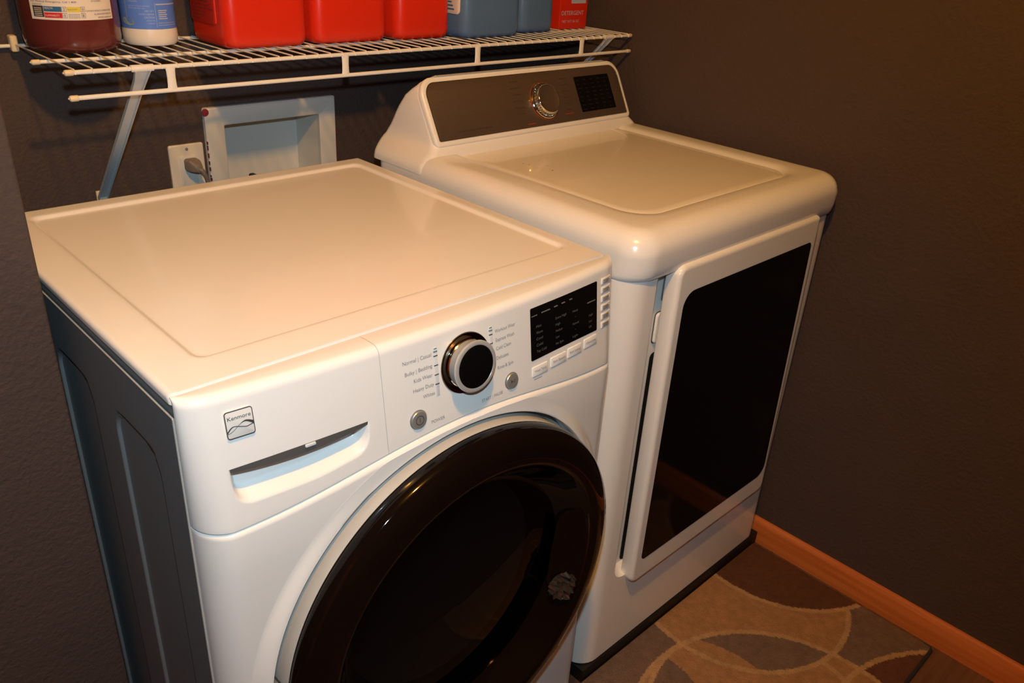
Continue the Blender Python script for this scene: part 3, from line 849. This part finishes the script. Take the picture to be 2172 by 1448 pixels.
# display window
L = [fascia_loop(1.216, 1.338, 1.0265, 1.0990, .002, .002, .0048), fascia_loop(1.216, 1.338, 1.0265, 1.0990, .002, .002, .0054), fascia_loop(1.2166, 1.3374, 1.0271, 1.0984, .0016, .0016, .0056)]
ds = MB().loft(L, False, True).build('display', M['screen'], console)
mb = MB()
mg = mat('dim_screen_ink', (.008, .0075, .007), .6)
rnd = random.Random(3)
for r_ in range(8):
    for c_ in range(5):
        xx = 1.222+c_*.0235; zz = 1.0905-r_*.0085
        wd = rnd.uniform(.006, .014)
        mb.add([cf(xx, zz, .0058), cf(xx+wd, zz, .0058), cf(xx+wd, zz+.0018, .0058), cf(xx, zz+.0018, .0058)], [(0, 1, 2, 3)])
mb.build('display_lettering', mg, ds, smooth=False)
# faint print on the fascia
mb = MB()
def bar(x0, x1, z0, z1, off=.0053): mb.add([cf(x0, z0, off), cf(x1, z0, off), cf(x1, z1, off), cf(x0, z1, off)], [(0, 1, 2, 3)])
x_ = .835
while x_ < .930:
    wd = rnd.uniform(.004, .012); bar(x_, x_+wd, 1.0235, 1.0262); x_ += wd+.0012
for k in range(6):
    z_ = 1.1020-.0125*k; wd = rnd.uniform(.018, .030); bar(1.038-wd, 1.038, z_, z_+.0014); 
    wd = rnd.uniform(.018, .028); bar(1.166, 1.166+wd, z_-.004, z_-.0026)
mb.build('fascia_lettering', mat('brown_ink', (.09, .065, .055), .5, metal=.4), fascia, smooth=False)
mb = MB()
bar(1.035, 1.058, 1.0180, 1.0200); mb.build('red_lettering', M['inkred'], fascia, smooth=False); mb = MB(); bar(1.158, 1.186, 1.0270, 1.0290)
mb.build('red_lettering', M['inkred'], fascia, smooth=False)
# knob
KC = cf(1.103, 1.0590, .0050)
kn2 = lathe([(.0430, -.001), (.0430, .0010), (.0418, .0012), (.0418, .0002)], KC, fn_n, 64).build('knob', M['inkred'], console)
kn2['label'] = 'round chrome knob with red outline'
lathe([(.0405, -.001), (.0405, .003), (.039, .0045), (.036, .0050), (.0345, .0060), (.0335, .013), (.0325, .0165), (.031, .018), (.0285, .0185)], KC, fn_n, 72).build('knob_rim', M['chrome'], kn2)
mb = MB(); ax = fn_n; u = ax.orthogonal().normalized(); v = ax.cross(u)
for i in range(36):
    a = 2*pi*i/36; e = u*cos(a)+v*sin(a); t_ = (-u*sin(a)+v*cos(a))*.0009
    p0 = KC+e*.0350+ax*.0052; p1 = KC+e*.0345+ax*.0135
    mb.add([p0-t_, p0+t_, p1+t_, p1-t_, p0+e*.0012-t_, p0+e*.0012+t_, p1+e*.0012+t_, p1+e*.0012-t_], [(4, 5, 6, 7), (0, 4, 7, 3), (1, 2, 6, 5), (3, 7, 6, 2), (0, 1, 5, 4)])
mb.build('knob_ridges', M['chrome'], kn2, smooth=False)
lathe([(.0290, .0182), (.0270, .0172), (.0150, .0160), (.0005, .0157)], KC, fn_n, 64, cap1=True).build('knob_face', mf, kn2)

# door
mb = MB(); L = []
def door_loop(ins, y, r=.020):
    P = []
    x0, x1t, x1b, z0, z1 = .8410, 1.325, 1.350, .2180, .9170
    for (cx, cz, a0, rr) in ((None, z1, 0, .006), (x0, z1, 90, r), (x0, z0, 180, r), (None, z0, 270, .02)):
        for k in range(9):
            a = radians(a0+90*k/8); rr_ = max(rr-ins, .001)
            top = a0 in (0, 90)
            X = (x1t if top else x1b)-ins-rr_ if cx is None else x0+ins+rr_
            Z = z1-ins-rr_ if top else z0+ins+rr_
            P.append((X+rr_*cos(a), y, Z+rr_*sin(a)))
    return P
L = [door_loop(.012, -.672), door_loop(.002, -.676), door_loop(0, -.679), door_loop(0, -.697)]
for i in range(1, 6):
    t = pi/2*i/5; L.append(door_loop(.008*(1-cos(t)), -.697-.009*sin(t)))
L.append(door_loop(.010, -.706))
ddoor = MB().loft(L, True, True).build('door', M['plastic'], dryer, ang=50)
def glass_loop(ins, y, n=8):
    P = []
    c = [(1.3065, .8655, 0, .012), (.8640, .8655, 90, .030), (.8640, .2720, 180, .013), (1.3325, .2720, 270, .030)]
    for X, Z, a0, rr in c:
        rr_ = max(rr-ins, .001)
        cx = X-ins-rr_ if a0 in (0, 270) else X+ins+rr_
        cz = Z-ins-rr_ if a0 in (0, 90) else Z+ins+rr_
        for k in range(n+1):
            a = radians(a0+90*k/n); P.append((cx+rr_*cos(a), y, cz+rr_*sin(a)))
    return P
L = [glass_loop(0, -.7050), glass_loop(0, -.7064), glass_loop(.0008, -.7068), glass_loop(.003, -.7068)]
MB().loft(L, False, True).build('door_glass', M['black'], ddoor, ang=12)
# latch details in the pocket
mb = MB(); mb2 = MB(); L = []
for y, ins in ((-.661, 0), (-.666, 0), (-.6675, .0015)):
    L.append([(p[0], y, p[1]) for p in rrect(.849+ins, .876-ins, .757+ins, .816-ins, .007, 5)])
mb2.loft(L, True, True).build('door_switch', M['enamel'], dryer)
mb = MB(); L = []
for y, ins in ((-.6625, .0), (-.6635, 0)):
    L.append([(p[0], y, p[1]) for p in rrect(.8475+ins, .8775-ins, .7555+ins, .8175-ins, .008, 5)])
mb.loft(L, True, True).build('switch_gap', M['seam'], dryer)
mb = MB(); L = []
for y in (-.6623, -.6630):
    L.append([(p[0], y, p[1]) for p in rrect(.851, .93, .25, .735, .01, 5)])
mb.loft(L, True, True).build('door_opening', M['blackmatte'], dryer)
mb = MB(); rbox(mb, .858, .90, -.673, -.6615, .838, .880, .003, .003); mb.build('door_strike', M['grip'], dryer)

# ------------------------------------------------------------------ wire shelf
SZ = 1.1861; SY0 = YB-.2882; SY1 = YB-.010; SX0, SX1 = .1453, 1.4297
shelf = thing('wire_shelf', (.78, .06, SZ), 'white vinyl-coated wire shelf on the back wall above both machines', 'shelf')
def rod(name, x0, x1, y, z, r=.0034):
    o = tube(MB(), [(x0, y, z), (x1, y, z)], r, 14).build(name, M['wire'], shelf)
    for x, s in ((x0, -1), (x1, 1)):
        if x == x1: s = 1
        L = [(r+.0004, -.010*s), (r+.0010, -.0095*s), (r+.0011, 0), (r+.0003, .0018*s), (r*.45, .0030*s), (r*.3, .0042*s)]
        lathe([(a, b*1.0) for a, b in L] if s == 1 else [(a, -b) for a, b in L], (x, y, z), (s, 0, 0), 14, cap0=True, cap1=True).build('end_cap', M['cap'], o)
    return o
rod('front_rail', .1335, 1.4285, SY0, SZ-.0035)
rod('lower_rail', .1345, 1.4285, SY0-.001, SZ-.0395)
rod('middle_rail', .1245, 1.4285, .0345, SZ-.0050, .0030)
tube(MB(), [(.118, SY1, SZ-.003), (1.4285, SY1, SZ-.003)], .0030, 12).build('back_rail', M['wire'], shelf)
k = 0; wm = None
while SX0+.0254*k < SX1-.006:
    x = SX0+.0254*k
    if wm is None:
        P = [(x, SY1, SZ), (x, SY0+.004, SZ+.0004), (x, SY0+.0005, SZ+.0003), (x, SY0-.0034, SZ-.0018), (x, SY0-.0040, SZ-.006)]
        wo = tube(MB(), P, .0013, 8).build('deck_wire', M['wire'], shelf); wm = wo
    else:
        o = wm.copy(); o.location = (x-SX0, 0, 0); COL.objects.link(o)
    k += 1
for i in range(4):
    x = .2859+.3213*i
    mb = MB(); L = []
    for z, wd in ((SZ-.003, .0085), (SZ-.010, .0072), (SZ-.020, .0068), (SZ-.032, .0072), (SZ-.040, .0085)):
        L.append([(x+wd*cos(2*pi*q/16), SY0-.0012+.0028*sin(2*pi*q/16), z) for q in range(16)])
    mb.loft(L).build('post', M['wire'], shelf)
# wall clip at the left back corner
mb = MB(); rbox(mb, .138, .150, YB-.020, YB-.001, SZ-.012, SZ+.014, .004, .003); mb.build('wall_clip', M['cap'], shelf)
# support brackets: one thing each
def bracket(x, label):
    t = thing('shelf_bracket', (x, YB, .90), label, 'bracket', 'white diagonal brackets under the wire shelf')
    A = Vector((x, SY0+.004, SZ-.010)); Bp = Vector((x, YB-.004, .905))
    d = (Bp-A).normalized(); nrm = Vector((0, d.z, -d.y)); W_ = .0085
    mb = MB(); L = []
    # channel section: flat web towards the viewer with folded edges
    pts = [A+Vector((0, -.004, .006)), A+d*.012, A+d*.05, A+(Bp-A)*.5, Bp-d*.02, Bp]
    wd = [.012, .010, .0088, .0088, .0088, .0088]
    for p, q in zip(pts, wd):
        L.append([p+Vector((-q, 0, 0)), p+Vector((-q, 0, 0))-nrm*-.006, p+Vector((-q+.0014, 0, 0))-nrm*-.006, p+Vector((-q+.0014, 0, 0))-nrm*-.0014, p+Vector((q-.0014, 0, 0))-nrm*-.0014, p+Vector((q-.0014, 0, 0))-nrm*-.006, p+Vector((q, 0, 0))-nrm*-.006, p+Vector((q, 0, 0))])
    mb.loft(L).build('strut', M['bracket'], t, ang=30)
    mb = MB(); L = []
    for i in range(9):
        a = radians(-60+240*i/8); P = []
        for rr in (.0036, .0054):
            for xx in (x-.017, x+.017): P.append((xx, SY0-rr*cos(a)*1.0, SZ-.0035+rr*sin(a)))
        L.append([P[0], P[1], P[3], P[2]])
    mb.loft(L).build('hook', M['wire'], t, ang=40)
    mb = MB(); rbox(mb, x-.010, x+.010, YB-.006, YB-.0005, .888, .918, .003, .0015); mb.build('foot', M['cap'], t)
bracket(.2427, 'white painted steel bracket holding the left end of the wire shelf')
bracket(1.345, 'white painted steel bracket holding the right end of the wire shelf, behind the dryer console')

# ------------------------------------------------------------------ power outlet, plug, washer outlet box
ol = thing('power_outlet', (.4150, YB, .926), 'almond electrical outlet plate on the back wall beside the recessed valve box', 'outlet')
mb = MB(); L = []
for y, ins in ((YB, 0), (YB-.004, 0), (YB-.0062, .0022)):
    L.append([(p[0], y, p[1]) for p in rrect(.3795+ins, .4500-ins, .869+ins, .9836-ins, .004, 4)])
mb.loft(L, True, True).build('cover_plate', M['plate'], ol, ang=30)
mb = MB(); L = []
for y, ins in ((YB-.005, 0), (YB-.0078, 0), (YB-.0085, .0012)):
    L.append([(p[0], y, p[1]) for p in rrect(.3980+ins, .4315-ins, .8925+ins, .9600-ins, .002, 3)])
mb.loft(L, True, True).build('receptacle', M['boxp'], ol)
lathe([(.003, 0), (.003, .0012), (.0001, .0018)], (.4148, YB-.006, .9745), (0, -1, 0), 16, cap1=True).build('screw', M['ink'], ol)
cord = thing('plugged_cable', (.4195, YB-.02, .945), 'grey-brown plug and cable in the outlet behind the washing machine', 'cable')
L = []
for dx_, y, hz, hx in ((0, YB-.0086, .0120, .0130), (.0, YB-.016, .0125, .0135), (.001, YB-.026, .012, .0125), (.004, YB-.034, .009, .009), (.006, YB-.038, .006, .006)):
    zc = .9455-(.0010 if dx_ == 0 else dx_*1.2)
    L.append([(p[0]+dx_, y, p[1]) for p in rrect(.4185-hx, .4185+hx, zc-hz, zc+hz, .005, 4)])
MB().loft(L).build('plug', M['plug'], cord)
tube(MB(), [(.4215, YB-.030, .941), (.428, YB-.038, .936), (.4345, YB-.040, .922), (.438, YB-.040, .90), (.441, YB-.040, .86), (.443, YB-.040, .76), (.445, YB-.040, .55), (.46, YB-.06, .3)], [.0058, .0052, .0044, .0040, .0038, .0038, .0038, .0038], 12).build('cable', M['plug'], cord)

vb = thing('washer_outlet_box', (.607, YB, .90), 'white recessed plastic valve box with frame set into the back wall', 'valve box')
mb = MB(); L = []
FO = (.4570, .7585, .760, 1.0500)
for y, o_ in ((YB+.001, 0), (YB-.010, 0), (YB-.013, .003)):
    L.append([(p[0], y, p[1]) for p in rrect(FO[0]+o_, FO[1]-o_, FO[2]+o_, FO[3]-o_, .004, 3)])
for y, i_ in ((YB-.013, -.003), (YB-.011, 0), (YB+.002, 0)):
    L.append([(p[0], y, p[1]) for p in rrect(FX0+i_, FX1-i_, FZ0+i_, FZ1-i_, .003, 3)])
mb.loft(L, False, False).build('frame', M['boxp'], vb, ang=30)
L = []
for y, i_ in ((YB-.002, .0), (YB+.078, .006), (YB+.080, .010)):
    L.append([(p[0], y, p[1]) for p in rrect(FX0+.0005+i_, FX1-.0005-i_, FZ0+.0005+i_, FZ1-.0005-i_, .003, 3)])
MB().loft(L, False, True).build('recess', M['boxp'], vb, ang=30)
mb = MB(); rbox(mb, .5665, .5800, YB+.024, YB+.046, .815, .8905, .004, .004)
mb.build('valve_knob', M['blackmatte'], vb)
# paint left on the frame edge
mb = MB()
mb2 = lathe([(.0075, 0), (.0070, .0010), (.0005, .0014)], (.4585, YB-.0125, 1.0425), (0, -1, 0), 18, cap1=True); mb.add(mb2.V, mb2.F)
rnd = random.Random(9)
z_ = .985
while z_ > .87:
    h_ = rnd.uniform(.002, .010); mb.box(.4562, .4562+rnd.uniform(.001, .0022), YB-.0134, YB-.009, z_-h_, z_); z_ -= h_+rnd.uniform(.001, .012)
z_ = .975
while z_ > .87:
    h_ = rnd.uniform(.003, .012); mb.box(.7578, .7592, YB-.0134, YB-.009, z_-h_, z_); z_ -= h_+rnd.uniform(.003, .02)
mb.build('paint_spots', M['maroon'], vb, smooth=False)['label'] = 'maroon paint marks on the frame edge'

# ------------------------------------------------------------------ bottles on the shelf
BZ = SZ+.0014
def cyl_map(cx, cy_, r):
    """arc length s (m, 0 = facing the viewer) and height -> point on cylinder"""
    a0 = math.atan2(CAMP[1]-cy_, CAMP[0]-cx)
    return lambda s, z, off=.0006: (cx+(r+off)*cos(a0+s/r), cy_+(r+off)*sin(a0+s/r), z)
CAMP = (-.26, -1.41)
def cyl_patch(mb, f, s0, s1, z0, z1, off=.0006, n=None):
    n = n or max(2, int(abs(s1-s0)/.004)); V = []; F = []
    for i in range(n+1):
        s = s0+(s1-s0)*i/n; V += [f(s, z0, off), f(s, z1, off)]
    for i in range(n): F.append((2*i, 2*i+2, 2*i+3, 2*i+1))
    mb.add(V, F)

# 1 large dark-red jug
c1 = (.2143, .1148); r1 = .0733
t = thing('cleaner_jug', (*c1, BZ), 'large round jug of dark red liquid with white label, leftmost on the wire shelf', 'jug')
prof = [(.058, 0), (.064, .001), (.069, .005), (.0718, .012), (.0728, .022), (.0722, .030), (.0733, .038), (.0733, .19), (.071, .205), (.060, .225), (.040, .245), (.024, .258), (.020, .262), (.020, .275)]
lathe(prof, (*c1, BZ), (0, 0, 1), 72, cap0=True, cap1=True).build('bottle', M['maroonliq'], t)
lathe([(.023, .262), (.024, .264), (.024, .283), (.022, .286), (.0005, .286)], (*c1, BZ), (0, 0, 1), 32, cap0=True, cap1=True).build('cap', M['wbottle'], t)
f = cyl_map(*c1, r1); zb = BZ+.0505
mb = MB(); cyl_patch(mb, f, -.058, .072, zb, BZ+.18, .0004); lab = mb.build('label', M['white'], t)
G = BZ
def quad(mb, s0, s1, z0, z1, off=.0008): cyl_patch(mb, f, s0, s1, z0, z1, off, 4)
mb = MB()
fl = lambda a, z: f(a, z, .0009)
for k in range(7): pass
quad(mb, -.053, -.036, zb+.004, zb+.020)
put_text(mb, 'For Medical Emergency, Call 1-800', fl, -.054, .012, zb+.0265, .0026)
for k, (s, a, b_) in enumerate((('CONTENTS: PRODUCT COVERED UNDER', .024, .068), ('ALL WARRANTIES EXPRESSED OR', .036, .068), ('IMPLIED UNDER LAW', .042, .068))):
    put_text(mb, s, fl, a, b_, zb+.0135-.0050*k, .0024)
for k, (s, a, b_) in enumerate((('KEEP OUT OF REACH', .034, .066), ('OF CHILDREN', .034, .050))):
    put_text(mb, s, fl, a, b_, zb+.0325-.0050*k, .0024)
for a, zz in ((-.0095, .0125), (-.0095, .0035), (.0165, .0125), (.0165, .0035)):   # boxed digits
    for q in ((a, a+.0062, zz, zz+.0004), (a, a+.0062, zz+.0066, zz+.0070), (a, a+.0004, zz, zz+.0070), (a+.0058, a+.0062, zz, zz+.0070)):
        quad(mb, q[0], q[1], zb+q[2], zb+q[3])
for s, a, zz in (('2', -.0078, .016), ('0', -.0078, .007), ('0', .0182, .016), ('B', .0182, .007)):
    put_text(mb, s, fl, a, a+.0026, zb+zz, .0040)
for k in range(3): put_text(mb, 'PERSONAL PROTECTION', fl, -.0015, .0145, zb+.0086-.0024*k, .0016)
put_text(mb, 'HAZARD RATING', fl, -.0525, -.0375, zb+.0222, .0020)
mb.build('label_lettering', M['inkdark'], lab, smooth=False)
mb = MB(); quad(mb, -.0355, -.0100, zb+.0122, zb+.0196); o = mb.build('blue_patch', M['lblue'], lab)
mb = MB(); quad(mb, -.0355, -.0100, zb+.0032, zb+.0108); mb.build('red_patch', M['lred'], lab)
mb = MB(); quad(mb, -.0025, .0160, zb+.0122, zb+.0196); mb.build('yellow_patch', M['lyel'], lab)
mb = MB(); fl2 = lambda a, z: f(a, z, .0012)
put_text(mb, 'HEALTH', fl2, -.034, -.022, zb+.0172, .0028); put_text(mb, 'FLAMMABILITY', fl2, -.034, -.014, zb+.0068, .0028)
for k in range(5): quad(mb, -.0505, -.0385, zb+.0055+.0026*k, zb+.0064+.0026*k, .0012)
mb.build('patch_lettering', M['white'], lab, smooth=False)
mb = MB(); put_text(mb, 'REACTIVITY', fl2, -.0015, .0125, zb+.0158, .0026); mb.build('patch_print', M['ink'], lab, smooth=False)

# 2 white bottle with blue label
c2 = (.3444, .1241); r2 = .0448
t = thing('cleaner_bottle', (*c2, BZ), 'white bottle with blue label standing between the dark red jug and the red jugs', 'bottle')
prof = [(.036, 0), (.041, .001), (.0445, .006), (.0450, .014), (.0448, .024), (.0440, .028), (.0440, .17), (.0455, .175), (.042, .195), (.026, .215), (.017, .225), (.016, .240)]
lathe(prof, (*c2, BZ), (0, 0, 1), 64, cap0=True, cap1=True).build('bottle', M['wbottle'], t)
lathe([(.0185, .228), (.0195, .230), (.0185, .252), (.016, .255), (.0005, .255)], (*c2, BZ), (0, 0, 1), 24, cap0=True, cap1=True).build('cap', M['bluelabel'], t)
f2 = cyl_map(*c2, .0440); z2 = BZ+.028
mb = MB(); cyl_patch(mb, f2, -.069, .069, z2, BZ+.168, .0004, 48); lab = mb.build('label', M['bluelabel'], t)
mb = MB(); fl = lambda a, z: f2(a, z, .0009)
for s, a, b_, z, h_ in (('WARNING', -.030, -.008, .058, .003), ('KEEP OUT OF', -.030, -.010, .0530, .0026), ('REACH OF', -.030, -.012, .0485, .0026), ('CHILDREN', -.030, -.014, .0440, .0026), ('For use on floors and sinks', -.030, .004, .0370, .0022), ('Rinse well after use', -.030, -.004, .0335, .0022),
                        ('NET WT', -.004, .010, .0290, .0026), ('FLOOR CLEANER', -.014, .010, .0240, .0028), ('CAUTION', -.006, .010, .0190, .0034), ('USE WITH CARE', -.003, .010, .0140, .0022), ('STORE DRY', -.001, .010, .0095, .0022)):
    put_text(mb, s, fl, a, b_, z2+z, h_)
for z, a, b_ in ((.006, .015, .052), (.0095, .015, .050)):
    cyl_patch(mb, f2, a, b_, z2+z, z2+z+.0008, .0009)
for k in range(5): cyl_patch(mb, f2, .017, .033-.002*(k % 2), z2+.016+.0032*k, z2+.0178+.0032*k, .0009)
for k in range(4): cyl_patch(mb, f2, .015, .030-.003*(k % 2), z2+.048+.0032*k, z2+.0498+.0032*k, .0009)
cyl_patch(mb, f2, .014, .060, z2+.0385, z2+.0405, .0009); cyl_patch(mb, f2, .0122, .0127, z2+.003, z2+.042, .0009)
mb.build('label_lettering', M['paleblue'], lab, smooth=False)
mb = MB(); V = []; 
V = [f2(-.036+.013*cos(2*pi*i/20)*(1 if i else 1), z2+.0115+.006*sin(2*pi*i/20)+.002*cos(2*pi*i/20)*-1, .0010) for i in range(20)]
mb.add(V, [tuple(range(20))]); cyl_patch(mb, f2, -.0375, -.0358, z2+.014, z2+.075, .0010, 2)
mb.build('mop_picture', M['palegreen'], lab, smooth=False)['label'] = 'small grey-green mop picture'

# jugs: rounded boxes with handle gap and cap
def jug(x0, x1, y0, y1, h, m, capm, label, group, name='detergent_jug', rot=0.0, rv=.022):
    cx, cyy = (x0+x1)/2, (y0+y1)/2
    t = thing(name, (cx, cyy, BZ), label, 'jug', group)
    L = []
    def lp(ix, iy, z, r): return [(p[0], p[1], BZ+z) for p in rrect(x0+ix, x1-ix, y0+iy, y1-iy, r, 8)]
    L = [lp(.012, .012, 0, rv*.7), lp(.008, .008, .0006, rv*.8), lp(.0035, .0035, .004, rv), lp(.001, .001, .010, rv), lp(0, 0, .018, rv), lp(.0005, .0005, .06, rv), lp(.001, .001, h*.50, rv),
         lp(.004, .006, h*.62, rv+.004), lp(.014, .016, h*.74, rv+.008), lp(.034, .03, h*.85, .03), lp(.052, .042, h*.93, .03), lp((x1-x0)/2-.026, (y1-y0)/2-.026, h*.965, .025), lp((x1-x0)/2-.022, (y1-y0)/2-.022, h, .021)]
    b_ = MB().loft(L).build('bottle', m, t, ang=60)
    lathe([(.028, h-.012), (.030, h-.010), (.029, h+.030), (.026, h+.034), (.0005, h+.034)], (cx, cyy, BZ), (0, 0, 1), 32, cap0=True, cap1=True).build('cap', capm, t)
    return t
def wall_print(mb, s, x, y0_, y1_, z, h):
    put_text(mb, s, lambda a, zz: (x, a, zz), y0_, y1_, z, h)
j1 = jug(.428, .5905, .004, .150, .25, M['red'], M['orangecap'], 'red detergent jug with black print on its side, next to the white bottle', 'red detergent jugs on the wire shelf')
# side panel: raised label field facing left
mb = MB(); L = []
for xo, ins in ((.4290, 0), (.4268, .0006), (.4262, .002)):
    L.append([(xo, p[0], p[1]) for p in rrect(.040+ins, .136-ins, BZ+.036+ins, BZ+.16-ins, .006, 5)])
sp = mb.loft(L, True, True).build('label_panel', M['redlabel'], j1)
mb = MB()
for k, s in enumerate(('DIRECTIONS: FILL TO LINE', 'SORT CLOTHES BY COLOUR', 'POUR INTO DISPENSER', 'ADD CLOTHES AND START', 'CAUTION: IRRITANT TO EYES', 'RINSE WITH WATER', 'KEEP AWAY FROM', 'CHILDREN')):
    put_text(mb, s, lambda a, zz: (.4258, .175-a, zz), .048, .048+.0033*len(s), BZ+.084-.0060*k, .0034)
mb.build('label_lettering', M['inkdark'], sp, smooth=False)
mb = MB(); mb.add([(.4257, .136, BZ+.070), (.4257, .124, BZ+.070), (.4257, .124, BZ+.16), (.4257, .136, BZ+.16)], [(0, 1, 2, 3)]); mb.build('price_sticker', M['paleblue'], sp, smooth=False)
jug(.604, .7710, .006, .150, .25, M['red'], M['orangecap'], 'plain red detergent jug, middle of the three red jugs in the row', 'red detergent jugs on the wire shelf')
jug(.788, .9280, .000, .150, .24, M['red'], M['orangecap'], 'red detergent jug standing directly beside the blue jugs', 'red detergent jugs on the wire shelf')
j4 = jug(.938, 1.1050, -.030, .110, .25, M['bluejug'], M['wbottle'], 'blue jug with white side label, touching the red jugs', 'blue jugs on the wire shelf', 'softener_jug')
mb = MB(); L = []
for xo, ins in ((.9400, 0), (.9368, .0006), (.9362, .0016)):
    L.append([(xo, p[0], p[1]) for p in rrect(-.012+ins, .060-ins, BZ+.046+ins, BZ+.16-ins, .008, 5)])
sp = mb.loft(L, True, True).build('label_panel', M['white'], j4)
mb = MB()
for k in range(5):
    V = [(.9359, .050, BZ+.054+.007*k), (.9359, .004+.004*(k % 3), BZ+.054+.007*k), (.9359, .004+.004*(k % 3), BZ+.057+.007*k), (.9359, .050, BZ+.057+.007*k)]
    mb.add(V, [(0, 1, 2, 3)])
mb.build('label_lettering', M['lblue'], sp, smooth=False)
jug(1.130, 1.2420, -.002, .100, .24, M['bluejug'], M['wbottle'], 'smaller blue jug between the larger blue jug and the red box', 'blue jugs on the wire shelf', 'softener_jug')
t = thing('detergent_box', (1.340, .065, BZ), 'red cardboard box with white print, rightmost on the wire shelf', 'box')
mb = MB(); rbox(mb, 1.290, 1.388, .030, .100, BZ, BZ+.20, .0015, .001)
bx = mb.build('carton', M['red'], t)
mb = MB(); put = lambda a, zz: (a, .0296, zz)
put_text(mb, 'DETERGENT', put, 1.296, 1.375, BZ+.037, .010)
put_text(mb, 'NET WT 56 OZ', put, 1.300, 1.360, BZ+.018, .006)
mb.build('carton_lettering', M['paleblue'], bx, smooth=False)
mb = MB(); mb.add([(1.328, .0297, BZ+.058), (1.380, .0297, BZ+.058), (1.380, .0297, BZ+.13), (1.328, .0297, BZ+.13)], [(0, 1, 2, 3)]); mb.build('barcode_patch', M['paleblue'], bx, smooth=False)
